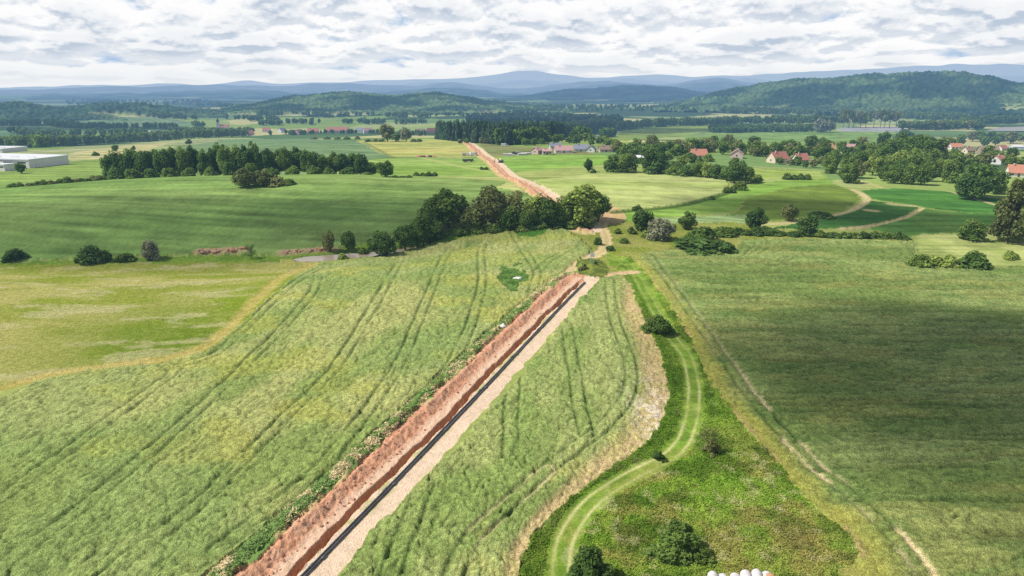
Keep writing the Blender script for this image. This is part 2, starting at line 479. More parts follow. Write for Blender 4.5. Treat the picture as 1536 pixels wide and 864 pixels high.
field('field', 'ripening yellow field left of the sand road crest', [(535, 211), (640, 209), (702, 212), (725, 234), (690, 237), (620, 236), (588, 237), (560, 225)], YG, A(170, 178, 84), 18, 5, aniso=(4, 1))
field('field', 'bright green pasture in front of the yellow field', [(540, 240), (590, 238), (700, 238), (733, 238), (775, 262), (800, 272), (700, 268), (640, 266), (560, 268), (540, 262)], A(132, 166, 58), A(150, 176, 78), 16, 6, aniso=(4, 1))
field('field', 'pale strip of mown grass along the pasture edge', [(560, 266), (640, 265), (760, 266), (810, 284), (828, 300), (800, 302), (720, 284), (640, 277), (560, 276)], A(164, 176, 88), A(176, 180, 100), 14, 7, aniso=(5, 1))
field('field', 'brown-green fallow beside the sand road crest', [(715, 214), (760, 219), (880, 228), (900, 234), (820, 230), (745, 236), (730, 228)], A(140, 140, 80), A(120, 132, 70), 14, 8, aniso=(4, 1))
field('field', 'vivid green meadow right of the sand road', [(742, 236), (800, 232), (905, 233), (940, 240), (920, 246), (800, 255), (768, 256)], A(126, 168, 52), A(138, 174, 64), 18, 9, aniso=(4, 1))
field('field', 'olive meadow strip right of the sand road', [(768, 257), (800, 255), (920, 246), (1010, 250), (1000, 262), (880, 262), (800, 272), (785, 268)], A(158, 170, 84), A(140, 160, 70), 14, 10, aniso=(4, 1))
m = field('field', 'pale yellow-green cereal field curving below the hedge', [(800, 272), (880, 262), (1000, 262), (1085, 268), (1094, 276), (1085, 290), (1040, 304), (980, 312), (920, 318), (860, 310), (842, 300)], A(164, 182, 88), A(178, 188, 104), 22, 11, 0.4, aniso=(4, 1))
field('field', 'bright green grass band below the pale cereal field', [(905, 333), (918, 322), (1000, 314), (1048, 306), (1090, 292), (1130, 276), (1200, 268), (1240, 262), (1250, 276), (1180, 282), (1120, 298), (1100, 318), (1000, 326), (940, 334)], A(122, 164, 46), A(138, 172, 64), 10, 12, aniso=(3, 1))
field('field', 'olive meadow between the green band and the hedge', [(1060, 330), (1105, 318), (1120, 298), (1180, 282), (1250, 276), (1285, 288), (1290, 300), (1265, 318), (1180, 330), (1110, 334)], A(128, 152, 48), A(112, 136, 44), 14, 13, aniso=(3, 1))
field('field', 'pale green crop strip below the bright grass band', [(935, 336), (1000, 327), (1062, 324), (1130, 322), (1120, 336), (1040, 338), (960, 342)], A(158, 182, 118), A(148, 174, 104), 10, 14, aniso=(4, 1))
field('field', 'dark green crop field below the village trees', [(1290, 287), (1330, 282), (1420, 288), (1500, 300), (1512, 318), (1460, 322), (1400, 314), (1330, 303), (1302, 298)], A(84, 138, 48), A(74, 126, 46), 14, 15, 0.4, aniso=(3, 1))
field('field', 'darkest green crop plot between the two farm tracks', [(1302, 302), (1340, 306), (1380, 312), (1352, 328), (1296, 342), (1200, 346), (1160, 343), (1265, 322)], A(62, 108, 42), A(72, 118, 46), 12, 16, 0.4)
field('field', 'green crop field right of the pale farm track', [(1384, 314), (1460, 322), (1500, 318), (1500, 350), (1440, 360), (1370, 358), (1300, 344), (1356, 330)], A(92, 136, 52), A(104, 142, 56), 12, 17, 0.4)
field('field', 'yellow-green meadow in front of the village trees', [(1100, 265), (1130, 252), (1230, 256), (1240, 268), (1180, 272)], A(160, 178, 82), A(146, 170, 66), 10, 18)
field('field', 'pale rough pasture at the right edge', [(1380, 352), (1460, 352), (1560, 300), (1640, 330), (1640, 410), (1536, 400), (1440, 404), (1375, 400), (1330, 372)], A(172, 180, 98), A(150, 164, 80), 8, 19, 0.15)
field('field', 'sunlit green field beyond the village', [(1000, 214), (1060, 199), (1180, 198), (1330, 197), (1400, 204), (1380, 215), (1250, 217), (1120, 217)], A(122, 158, 62), A(134, 164, 72), 30, 20, aniso=(4, 1))
field('field', 'yellow-green field in front of the far plantation', [(900, 210), (930, 196), (1000, 188), (1066, 186), (1064, 198), (1000, 206), (940, 212)], A(150, 170, 66), A(126, 150, 62), 30, 21)
field('field', 'silvery strip of sheeted rows beyond the green field', [(1255, 197), (1262, 191), (1340, 190), (1362, 194), (1340, 198)], A(176, 174, 176), A(160, 160, 160), 20, 22, aniso=(5, 1))
field('field', 'pale tan hillside fields at the right edge', [(1380, 160), (1420, 146), (1500, 141), (1580, 140), (1580, 152), (1480, 158), (1420, 164)], A(206, 200, 150), A(170, 180, 118), 120, 23)
field('field', 'pale green fields at the foot of the wooded hill', [(930, 184), (1000, 176), (1090, 175), (1330, 178), (1420, 182), (1330, 188), (1180, 186), (1050, 183)], A(150, 172, 96), A(168, 182, 112), 60, 24, aniso=(4, 1))
field('field', 'green field among the left woods', [(-60, 205), (0, 190), (70, 190), (118, 196), (110, 203), (30, 206)], A(104, 140, 88), A(112, 146, 92), 40, 25)
field('field', 'broad grey-green field above the left woods', [(20, 184), (70, 172), (140, 168), (200, 172), (300, 184), (310, 189), (200, 190), (120, 184)], A(118, 146, 96), A(130, 156, 104), 50, 26, aniso=(3, 1))
field('field', 'pale valley field below the blue hills', [(720, 184), (800, 180), (860, 178), (880, 182), (800, 188)], A(176, 184, 110), A(150, 170, 100), 50, 27)

# ---- the big hill field on the left
P = np.vstack([wline([(-80, 397), (0, 395), (110, 388), (240, 384), (330, 381), (440, 385), (520, 372), (600, 352), (640, 338), (690, 318), (760, 305), (832, 301), (800, 292), (742, 282)], False),
               np.array([[-2, 270], [-40, 292], [-120, 300], [-250, 300], [-420, 290]])])
m = field('field', 'big smooth green cereal field on the left hill', None, A(132, 158, 76), A(112, 146, 64), 38, 28, 0.4, aniso=(3.5, 1), lo=0.3, hi=0.7, wp=P)
st = fbm(X[m] / 40, Y[m] / 1.6, 2, 41); COLR[m] *= (0.76 + 0.48 * st)[:, None]
blend(m, 0.55 * sst(258, 292, Y[m]), A(150, 176, 98))

# ---- rough land round the creek and the right-hand copse
field('meadow', 'rough olive grass around the sandy lane', [(838, 344), (880, 338), (905, 332), (1000, 336), (1100, 334), (1160, 345), (1330, 350), (1380, 362), (1160, 358), (1112, 378), (1010, 372), (950, 388), (940, 408), (900, 416), (860, 412), (886, 386), (866, 356)], A(136, 148, 62), A(158, 160, 84), 5, 29, 0.15)
field('meadow', 'bright grassy bank along the creek', [(-80, 402), (0, 396), (110, 390), (330, 383), (440, 386), (600, 356), (640, 348), (720, 344), (830, 338), (850, 344), (780, 350), (660, 364), (560, 386), (480, 396), (430, 398), (200, 396), (0, 404)], A(128, 158, 58), A(112, 142, 52), 4, 30, 0.2)
# ---- meadow at left
m = field('meadow', 'olive yellow hay meadow with darker green hollow', [(-120, 404), (0, 399), (200, 395), (440, 394), (475, 398), (440, 424), (400, 452), (350, 500), (300, 532), (240, 546), (120, 560), (40, 578), (-120, 612)], A(148, 156, 66), A(176, 172, 100), 7, 33, 0.12, aniso=(2.2, 1))
t = sst(0.5, 0.62, fbm(X[m] / 16, Y[m] / 9, 3, 34)); blend(m, t * 0.6, A(138, 152, 50))
g = G(270, 505); q = np.exp(-0.5 * ((X[m] - g[0]) / 16) ** 2 - 0.5 * ((Y[m] - g[1]) / 14) ** 2); blend(m, np.clip(q * (0.55 + 0.8 * fbm(X[m] / 5, Y[m] / 3, 3, 35)), 0, 1), A(112, 134, 42))
g = G(400, 440); q = np.exp(-0.5 * ((X[m] - g[0]) / 10) ** 2 - 0.5 * ((Y[m] - g[1]) / 14) ** 2); blend(m, 0.55 * q, A(128, 152, 36))
t = sst(0.56, 0.7, fbm(X[m] / 9, Y[m] / 3, 4, 36)); blend(m, t * 0.5, A(196, 188, 140))

# ---- left crop field
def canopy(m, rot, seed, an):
    """leafy crop surface: rounded plant tops with shade painted into the gaps between them"""
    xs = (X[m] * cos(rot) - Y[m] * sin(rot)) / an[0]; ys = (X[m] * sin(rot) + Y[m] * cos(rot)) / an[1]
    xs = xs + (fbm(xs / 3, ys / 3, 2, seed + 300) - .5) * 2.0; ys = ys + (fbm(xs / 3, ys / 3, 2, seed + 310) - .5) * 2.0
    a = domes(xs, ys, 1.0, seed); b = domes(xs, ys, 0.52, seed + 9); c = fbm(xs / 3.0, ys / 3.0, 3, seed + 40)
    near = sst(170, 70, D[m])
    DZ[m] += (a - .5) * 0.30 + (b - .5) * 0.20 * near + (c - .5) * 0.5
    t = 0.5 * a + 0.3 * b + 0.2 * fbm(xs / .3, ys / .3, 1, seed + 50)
    COLR[m] *= (0.60 + 0.66 * t)[:, None] * (0.90 + 0.2 * c)[:, None]  # painted shade: colour darkens in the creases between plant tops
CROP1, CROP2 = A(152, 170, 95), A(182, 187, 115)
F1 = [(-60, 900), (-60, 610), (0, 602), (50, 577), (130, 559), (240, 549), (305, 532), (350, 500), (400, 452), (440, 420), (475, 400), (560, 391), (660, 366), (720, 353), (800, 344), (842, 343), (868, 357), (889, 378), (868, 392), (852, 408), (835, 450), (700, 600), (400, 864), (360, 900)]
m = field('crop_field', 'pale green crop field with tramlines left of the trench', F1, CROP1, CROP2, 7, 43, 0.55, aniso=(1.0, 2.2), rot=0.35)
t = sst(0.52, 0.66, fbm(X[m] / 12, Y[m] / 9, 3, 44)); blend(m, t * 0.45, A(190, 190, 92))
t = sst(0.55, 0.68, fbm(X[m] / 22, Y[m] / 26, 3, 45)); blend(m, t * 0.4, A(146, 170, 102))
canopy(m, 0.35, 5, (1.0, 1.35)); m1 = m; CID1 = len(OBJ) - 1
# ---- centre crop field
F3 = [(495, 900), (560, 800), (700, 660), (820, 520), (880, 430), (900, 416), (940, 414), (962, 470), (990, 530), (1004, 590), (994, 632), (968, 668), (926, 698), (876, 734), (832, 768), (802, 802), (782, 840), (772, 900)]
m = field('crop_field', 'narrow crop field between the sand strip and the grass track', F3, A(146, 167, 91), A(174, 184, 112), 6, 47, 0.55, aniso=(1, 2), rot=0.2)
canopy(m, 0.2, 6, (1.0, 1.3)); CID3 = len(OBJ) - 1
edge = wline([(944, 414), (966, 470), (992, 530), (1005, 590), (995, 632), (968, 668), (926, 698), (876, 734), (832, 768), (802, 802), (782, 840), (770, 900)])
ii, s, al = near_line(X, Y, edge, 9)
k = CLS[ii] == len(OBJ) - 1; ii = ii[k]; s = np.abs(s[k]); al = al[k]
wd = (2.9 + 2.8 * fbm(al / 14, al * 0, 2, 49)) * (1 - 0.62 * sst(0.62, 0.92, al / al.max())) * (0.5 + 0.5 * sst(0, 0.3, al / al.max()))
q = sst(1.1, 0.45, s / wd) * (0.72 + 0.4 * fbm(X[ii] / 0.8, Y[ii] / 0.8, 3, 50)) * sst(3, 14, al)
blend(ii, np.clip(q, 0, 0.92), A(216, 190, 138)); DZ[ii] -= 0.4 * np.clip(q, 0, 1)
q2 = sst(7, 2.5, s) * sst(0.5, 0.6, fbm(X[ii] / 2.5, Y[ii] / 2.5, 3, 51)) * 0.4; blend(ii, q2, A(190, 186, 106))
g = G(984, 625); q = np.exp(-0.5 * ((X[ii] - g[0]) / 2.0) ** 2 - 0.5 * ((Y[ii] - g[1]) / 6.5) ** 2) * sst(0.42, 0.56, fbm(X[ii] / 0.6, Y[ii] / 0.6, 2, 52)) * 0.8
blend(ii, np.clip(q, 0, 1), A(240, 226, 202))
m3 = m
# ---- right crop field
F4 = [(946, 386), (1010, 373), (1100, 384), (1112, 360), (1160, 359), (1375, 363), (1372, 401), (1440, 405), (1536, 402), (1640, 412), (1700, 500), (1700, 900), (1250, 900), (1262, 862), (1288, 832), (1270, 804), (1222, 764), (1178, 715), (1142, 670), (1102, 625), (1062, 570), (1036, 510), (1006, 462), (976, 420)]
m = field('crop_field', 'large dark green crop field filling the right side', F4, A(132, 152, 82), A(158, 174, 102), 8, 53, 0.5, aniso=(3.0, 1.0))
t = sst(0.52, 0.7, fbm(X[m] / 14, Y[m] / 4, 3, 54)); blend(m, t * 0.4, A(168, 164, 92))
t = sst(0.5, 0.66, fbm(X[m] / 6, Y[m] / 2.2, 3, 55)); blend(m, t * 0.45, A(104, 136, 70))
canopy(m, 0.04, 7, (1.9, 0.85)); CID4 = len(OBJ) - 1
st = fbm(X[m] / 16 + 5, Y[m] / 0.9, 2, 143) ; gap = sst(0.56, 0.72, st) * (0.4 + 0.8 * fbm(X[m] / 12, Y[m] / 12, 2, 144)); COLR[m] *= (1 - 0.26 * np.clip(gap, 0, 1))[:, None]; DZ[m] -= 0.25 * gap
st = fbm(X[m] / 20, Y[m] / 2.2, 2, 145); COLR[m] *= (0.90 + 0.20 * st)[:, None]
edge = wline([(946, 386), (976, 420), (1006, 462), (1036, 510), (1062, 570), (1102, 625), (1142, 670), (1178, 715), (1222, 764), (1270, 804), (1288, 832), (1262, 862), (1250, 900)])
ii, s, al = near_line(X, Y, edge, 7); k = CLS[ii] == len(OBJ) - 1; ii = ii[k]; s = np.abs(s[k]); al = al[k]
q = sst(4.2, 1.0, s + 2 * (fbm(X[ii] / 3, Y[ii] / 3, 2, 57) - .5)) * (0.45 + 0.5 * fbm(X[ii] / 5, Y[ii] / 5, 2, 58)); blend(ii, q, A(184, 180, 88)); DZ[ii] -= 0.3 * q
q = sst(1.1, 0.3, s) * sst(0.45, 0.6, fbm(X[ii] / 4, Y[ii] / 4, 2, 59)); blend(ii, q * 0.8, A(190, 170, 110))
m4 = m
# ---- dark weedy patch in the left crop
g = G(768, 418)
ii = m1[np.hypot((X[m1] - g[0]) / 3.4, (Y[m1] - g[1]) / 10.0) < 1 + 1.3 * (fbm(X[m1] / 2.5, Y[m1] / 5, 3, 60) - .5) - 0.35 * np.sign(Y[m1] - g[1]) * 0 - 0.3 * np.clip((g[1] - Y[m1]) / 10, 0, 1) * np.abs(X[m1] - g[0]) / 2]
paint(ii, A(80, 116, 52), A(112, 142, 70), 1.6, 61); DZ[ii] -= 0.2
g = G(797, 350); ii = m1[np.hypot((X[m1] - g[0]) / 4.4, (Y[m1] - g[1]) / 5) < 1]; paint(ii, A(84, 132, 50), A(96, 140, 54), 2, 62)

# ---- grassy wedge with the track
VERGE = [(905, 382), (946, 386), (976, 420), (1006, 462), (1036, 510), (1062, 570), (1102, 625), (1142, 670), (1178, 715), (1222, 764), (1270, 804), (1288, 832), (1262, 862), (1250, 900), (770, 900), (782, 840), (802, 802), (832, 768), (876, 734), (926, 698), (968, 668), (994, 632), (1004, 590), (990, 530), (962, 470), (940, 414), (915, 398)]
m = field('meadow', 'bright green grassy wedge around the two-rut track', VERGE, A(120, 152, 52), A(146, 166, 68), 3.0, 63, 0.15)
g = G(1110, 700); q = np.exp(-0.5 * ((X[m] - g[0]) / 9) ** 2 - 0.5 * ((Y[m] - g[1]) / 9) ** 2); blend(m, 0.65 * q, A(138, 174, 62))
t = sst(0.48, 0.62, fbm(X[m] / 4, Y[m] / 4, 4, 64)) * sst(84, 66, Y[m]); blend(m, t * 0.7, A(160, 154, 84))
t = sst(0.52, 0.64, fbm(X[m] / 3, Y[m] / 2.4, 4, 65)); blend(m, t * 0.6, A(76, 104, 34))
t = sst(0.62, 0.74, fbm(X[m] / 1.3, Y[m] / 1.3, 3, 66)) * sst(100, 70, Y[m]); blend(m, t * 0.45, A(196, 190, 140))
g = G(1190, 815); q = np.exp(-0.5 * ((X[m] - g[0]) / 5) ** 2 - 0.5 * ((Y[m] - g[1]) / 4) ** 2); blend(m, 0.5 * q * fbm(X[m], Y[m], 2, 67), A(176, 150, 100))
DZ[m] += (fbm(X[m] / 1.0, Y[m] / 1.0, 3, 68) - 0.5) * 0.55 + domes(X[m], Y[m], 0.7, 8) * 0.16
m5 = m
edge = wline([(940, 414), (962, 470), (990, 530), (1004, 590), (994, 632), (968, 668), (926, 698), (876, 734), (832, 768), (802, 802), (782, 840), (770, 900)])
ii, s, al = near_line(X, Y, edge, 3.2); k = (CLS[ii] == len(OBJ) - 1) ; ii = ii[k]; s = np.abs(s[k]); blend(ii, sst(3.0, 0.6, s) * 0.7, A(96, 130, 40))

# ---- dry strip between hay meadow and crop
L1 = wline([(-100, 600), (0, 583), (60, 565), (140, 552), (230, 541), (300, 524), (345, 490), (395, 440), (430, 412), (470, 399)])
ii, s, al = near_line(X, Y, L1, 2.6)
q = sst(2.4, 0.5, np.abs(s) + 1.6 * (fbm(X[ii] / 2.5, Y[ii] / 2.5, 2, 70) - .5)) * 0.75; blend(ii, q, A(196, 178, 104)); DZ[ii] -= 0.15 * q
# ---- tramlines
def tram(pts, gap=0.92, wd=0.18, dark=0.5, dz=0.32, pale=None, lim=None, mask=None):
    Ln = wline(pts); ii, s, al = near_line(X, Y, Ln, 2.2)
    k = np.isin(CLS[ii], (CID1, CID3, CID4)); ii = ii[k]; s = s[k]; al = al[k]
    wob = 0.25 * (fbm(al / 5, al * 0 + gap, 2, 73) - .5)
    ww = wd * np.clip(D[ii] / 110, 1, 2.2)
    q = np.exp(-0.5 * ((np.abs(s + wob) - gap) / ww) ** 2) * (1.5 * fbm(al / 7, s * 0 + np.sign(s), 3, 74))
    q = np.clip(q, 0, 1) * np.clip(150 / D[ii], 0.35, 1)
    if pale is not None:
        p = sst(0.30, 0.48, fbm(al / 9, np.sign(s), 2, 75)) * pale * (0.3 + 0.7 * sst(120, 80, D[ii]))
        blend(ii, np.clip(q * p * 1.5, 0, .95), A(226, 208, 158)); blend(ii, q * (1 - p) * dark, A(70, 100, 50))
    else: blend(ii, q * dark, A(70, 104, 52))
    DZ[ii] -= q * dz
for t in ([(-60, 800), (0, 757), (90, 690), (180, 625), (240, 580), (264, 560), (250, 550)],
          [(-60, 900), (20, 845), (120, 770), (230, 680), (330, 590), (380, 540), (425, 495), (470, 440), (478, 415)],
          [(130, 900), (190, 850), (300, 760), (380, 680), (445, 615), (500, 560), (545, 490), (580, 430), (600, 395)],
          [(330, 830), (420, 760), (490, 700), (560, 610), (600, 550), (622, 500), (642, 450), (664, 395), (676, 375)],
          [(640, 610), (690, 530), (712, 475), (724, 425), (722, 385), (726, 365)],
          [(800, 440), (806, 410), (790, 382), (770, 352)], [(806, 410), (830, 390), (862, 372)],
          [(0, 612), (55, 584), (130, 567), (240, 557), (312, 540), (356, 508), (406, 458), (446, 424), (482, 404)],
          [(915, 420), (920, 470), (936, 520), (948, 560), (940, 602), (910, 640), (870, 672), (820, 710), (770, 755), (712, 810), (684, 864), (676, 900)],
          [(850, 490), (860, 545), (868, 600), (880, 655)], [(772, 560), (768, 620), (766, 690)], [(640, 730), (612, 800), (586, 870)]):
    tram(t)
tram([(684, 864), (712, 810), (770, 755), (820, 712)], pale=0.7, dark=0.3, dz=0.1)
tram([(975, 384), (1010, 432), (1062, 505), (1130, 600), (1200, 680), (1270, 740), (1340, 806), (1386, 864), (1404, 900)], gap=0.82, pale=1.0, wd=0.22, dark=0.7)
tram([(1290, 385), (1200, 372), (1130, 372), (1110, 384)], dark=0.4)
tram([(1145, 360), (1148, 372), (1130, 384)], dark=0.4)

# ---- grass track with two ruts
TR = wline([(902, 378), (922, 388), (945, 400), (960, 424), (985, 468), (1008, 505), (1030, 535), (1040, 575), (1038, 622), (1022, 664), (994, 690), (944, 716), (898, 744), (866, 776), (848, 812), (842, 850), (840, 900)])
ii, s, al = near_line(X, Y, TR, 3.0)
wob = 0.3 * (fbm(al / 6, al * 0, 2, 80) - .5)
q = np.exp(-0.5 * ((np.abs(s + wob) - 0.74) / 0.15) ** 2) * (-0.05 + 1.5 * fbm(al / 7, np.sign(s) * 3, 3, 81)) * (0.45 + 0.6 * sst(110, 72, D[ii]))
DZ[ii] = DZ[ii] * sst(0.9, 2.2, np.abs(s)) * 0.7
blend(ii, sst(2.0, 0.8, np.abs(s)) * 0.4, A(108, 136, 50)); COLR[ii] *= (0.75 + 0.5 * fbm(X[ii] / .9, Y[ii] / .9, 3, 181))[:, None]
blend(ii, np.clip(q, 0, 0.95), A(198, 196, 130))
OBJ.append(('path', 'two-rut grass track winding through the green wedge')); k = np.abs(s) < 1.5; CLS[ii[k]] = len(OBJ) - 1

# ---- sandy lane between the copse and the trench
LN = wline([(914, 318), (902, 340), (908, 352), (909, 366), (902, 378), (882, 388), (865, 398), (854, 412)])
ii, s, al = near_line(X, Y, LN, 4)
q = sst(1.9, 1.1, np.abs(s) + 1.2 * (fbm(X[ii] / 2, Y[ii] / 2, 2, 82) - .5)); k = q > 0.3
mid = np.exp(-0.5 * (s / 0.5) ** 2) * 0.45
blend(ii, q * 0.95, A(226, 198, 152)); blend(ii, q * mid, A(160, 160, 90)); DZ[ii] *= (1 - q)
OBJ.append(('dirt_road', 'sandy lane curving out of the copse to the trench')); CLS[ii[k]] = len(OBJ) - 1
LN2 = wline([(868, 414), (890, 417), (925, 411), (952, 408)]); ii, s, al = near_line(X, Y, LN2, 2.5)
q = sst(1.9, 0.8, np.abs(s)); blend(ii, q * 0.85, A(222, 186, 148)); DZ[ii] *= (1 - q)
g = G(912, 321); ii = np.nonzero(np.hypot((X - g[0]) / 5.5, (Y - g[1]) / 12) < 1)[0]; blend(ii, np.full(len(ii), 0.8), A(214, 176, 132))
# farm tracks at right
for pts, wd in (([(1278, 284), (1300, 298), (1290, 310), (1260, 322), (1190, 334), (1130, 336)], 1.5), ([(1384, 313), (1356, 328), (1300, 341), (1260, 344)], 1.1), ([(1420, 287), (1480, 305), (1520, 318)], 1.05), ([(1340, 308), (1365, 310)], 3), ([(1302, 317), (1312, 318)], 2)):
    ii, s, al = near_line(X, Y, wline(pts), wd * 2); q = sst(wd * 1.3, wd * 0.5, np.abs(s)) * 0.85
    blend(ii, q, A(204, 186, 138)); k = q > 0.4
    if wd in (1.5, 1.1):
        OBJ.append(('path', 'pale farm track beside the olive meadow' if wd == 1.5 else 'pale farm track around the darkest green plot')); CLS[ii[k]] = len(OBJ) - 1
for pts, wd, c, op in (([(630, 236), (700, 252), (760, 262)], 3, A(176, 184, 110), .7), ([(540, 238), (620, 236), (720, 236)], 1.6, A(84, 110, 50), .8), ([(590, 267), (680, 266), (790, 264)], 1.2, A(96, 120, 50), .7), ([(920, 319), (1000, 312), (1044, 304), (1092, 290)], 1.8, A(62, 96, 34), .85), ([(760, 264), (860, 258), (940, 252)], 2.0, A(184, 176, 110), .6), ([(590, 237), (545, 213)], 2.2, A(90, 112, 60), .5), ([(1130, 250), (1240, 258), (1330, 284)], 2, A(196, 184, 126), .6)):
    ii, s, al = near_line(X, Y, wline(pts), wd * 2); blend(ii, sst(wd * 1.3, wd * 0.4, np.abs(s)) * op, c)

# ---- the pipeline corridor (signed offset s, metres; + to the right going away)
C1 = wline([(310, 980), (434, 864), (530, 768), (660, 638), (760, 538), (830, 465), (872, 422)], False)
C1 = np.vstack([G(434, 864)[:2] + (G(434, 864)[:2] - G(872, 420)[:2]) * np.array([0.25]), G(434, 864)[:2], G(660, 636)[:2], G(872, 420)[:2]])
C2 = np.vstack([G(884, 344)[:2], G(836, 304)[:2], G(792, 276)[:2], G(748, 248)[:2], G(722, 230)[:2], G(704, 215)[:2], G(699, 211.5)[:2]])
RED, REDL, PALE, WALL, SAND = A(206, 154, 122), A(220, 178, 148), A(228, 192, 162), A(200, 148, 112), A(228, 202, 174)
def corridor(Cc, near):
    ii, s, al = near_line(X, Y, Cc, 9.5)
    x, y = X[ii], Y[ii]
    wob = (fbm(x / 2.2, y / 2.2, 3, 90) - .5)
    sj = s + wob * 0.7 - np.clip((-s - 2.4) / 1.6, 0, 1) * (vnoise(al / 2.6, al * 0 + 4, 12) - .5) * 2.2 + (fbm(al / 11, al * 0 + 9, 2, 15) - .5) * 0.9
    end = sst(0, 5, Cc_len(Cc) - al) if near else np.ones(len(al))
    k = (s > -6.6 - wob * 1.2) & (s < 3.9 + wob * 0.8 + 0.4 * (fbm(al / 9, al * 0, 2, 97) - .5))
    ii, s, sj, al, end, wob = ii[k], s[k], sj[k], al[k], end[k], wob[k]; x, y = X[ii], Y[ii]
    c = np.tile(SAND, (len(ii), 1)) * (0.9 + 0.22 * fbm(x / 1.5, y / 1.5, 3, 91))[:, None]
    tuf = sst(0.42, 0.6, fbm(x / 1.1, y / 1.6, 3, 92))[:, None]
    z = np.zeros(len(ii)) + 0.05 * (fbm(x / .8, y / .8, 2, 93) - .5)
    g = sst(0.48, 0.62, fbm(x / 1.6, y / 1.6, 3, 94))[:, None] * (sst(2.6, 1.2, s) + 0.35 * sst(2.8, 3.8, s))[:, None] * 0.6
    c = c * (1 - g) + A(166, 172, 96) * g
    strip = sj < -4.45
    if near:
        c[strip] = (A(120, 150, 78) * (1 - tuf) + A(206, 182, 130) * tuf)[strip]
        z[strip] = (0.25 + 0.75 * fbm(x / .9, y / .9, 3, 95) * sst(-6.4, -5.4, s))[strip]
    else:
        c[strip] = (A(214, 190, 140) * (1 - tuf) + A(176, 176, 100) * tuf)[strip]
    heap = (sj >= -4.45) & (sj < -1.15)
    clod = fbm(x / .42, y / .42, 3, 96); big = fbm(x / 2.4, y / 2.4, 2, 98)
    prof = np.clip(1 - np.abs((s + 3.25) / 1.45), 0, 1)
    z[heap] = ((0.10 + prof * (0.26 + 0.75 * big) + (clod - .5) * 0.46) * (0.15 + 0.85 * end))[heap]
    cc = RED * (0.62 + 0.72 * clod)[:, None]; lt = (sst(0.5, .7, big) * 0.35)[:, None]; c[heap] = (cc * (1 - lt) + REDL * lt)[heap]
    led = (sj >= -2.0) & (sj < -0.56)
    lw = sst(-2.0, -1.5, sj)[:, None]
    c[led] = (c * (1 - lw) + PALE * (0.9 + 0.2 * clod)[:, None] * lw)[led]; z[led] = (0.16 + (clod - .5) * 0.2 + 0.12 * sst(-1.2, -2.0, sj))[led]
    if near:
        tr = (sj >= -0.56) & (sj < 0.36)
        dep = sst(-0.56, -0.2, sj) * sst(0.36, 0.26, sj) * end
        z[tr] = (0.16 - 0.95 * dep + (clod - .5) * 0.3)[tr]
        c[tr] = (WALL * (0.75 + 0.5 * clod)[:, None])[tr]
    else:
        tr = (sj >= -0.62) & (sj < 0.8)
        c[tr] = (RED * (0.8 + 0.3 * clod)[:, None])[tr]; z[tr] = (-0.5 * sst(-0.6, 0, sj) * sst(0.8, 0.3, sj))[tr]
    COLR[ii] = c; DZ[ii] = z
    OBJ.append(('dirt_road', 'bare corridor with open trench and red spoil in front' if near else 'far stretch of sandy pipeline corridor climbing over the crest'))
    CLS[ii] = len(OBJ) - 1
def Cc_len(Cc): return float(np.sum(np.hypot(*(Cc[1:] - Cc[:-1]).T)))
corridor(C2, False); corridor(C1, True)
# grassy island at the head of the trench
g = G(888, 402); ii = np.nonzero(np.hypot((X - g[0]) / 4.0, (Y - g[1]) / 9.0) < 1 + 0.4 * (fbm(X / 2, Y / 2, 2, 99) - .5))[0]
paint(ii, A(130, 140, 62), A(96, 112, 52), 1.5, 100); q = 1 - np.hypot((X[ii] - g[0]) / 4.0, (Y[ii] - g[1]) / 9.0); DZ[ii] = 0.9 * np.clip(q, 0, 1) + 0.4 * fbm(X[ii], Y[ii], 2, 101)
OBJ.append(('mound', 'small grassy mound at the far end of the trench')); CLS[ii] = len(OBJ) - 1

# ---- pond
POND = wpoly([(438, 394), (462, 388), (500, 384), (540, 379), (570, 374), (600, 368), (636, 360), (660, 352), (668, 354), (640, 366), (604, 376), (560, 385), (520, 391), (480, 396), (450, 397)])
pc = POND.mean(0); zw = float(np.percentile(Z(POND[:, 0], POND[:, 1]), 45))
ii = np.nonzero(in_poly(X, Y, pc + (POND - pc) * 1.0))[0]; DZ[ii] = (zw - 1.2) - ZZ[ii]; COLR[ii] = A(120, 100, 70)
sh, s, al = near_line(X, Y, np.vstack([POND, POND[:1]]), 3.0)
outp = ~in_poly(X[sh], Y[sh], POND); sh2 = sh[outp]; DZ[sh2] = np.clip(DZ[sh2], zw + 0.12 - ZZ[sh2], np.maximum(zw + 0.25 - ZZ[sh2], 0.12))
# rubble bank beside the creek
for a, b in (((300, 380), (368, 377)), ((425, 381), (500, 377))):
    ii, s, al = near_line(X, Y, wline([a, b], False), 2.6); q = sst(2.6, 1.0, np.abs(s)) * (0.4 + fbm(X[ii], Y[ii], 3, 103))
    blend(ii, np.clip(q, 0, .9), A(188, 156, 124)); DZ[ii] += q * 0.9 * fbm(X[ii] / .8, Y[ii] / .8, 2, 104)

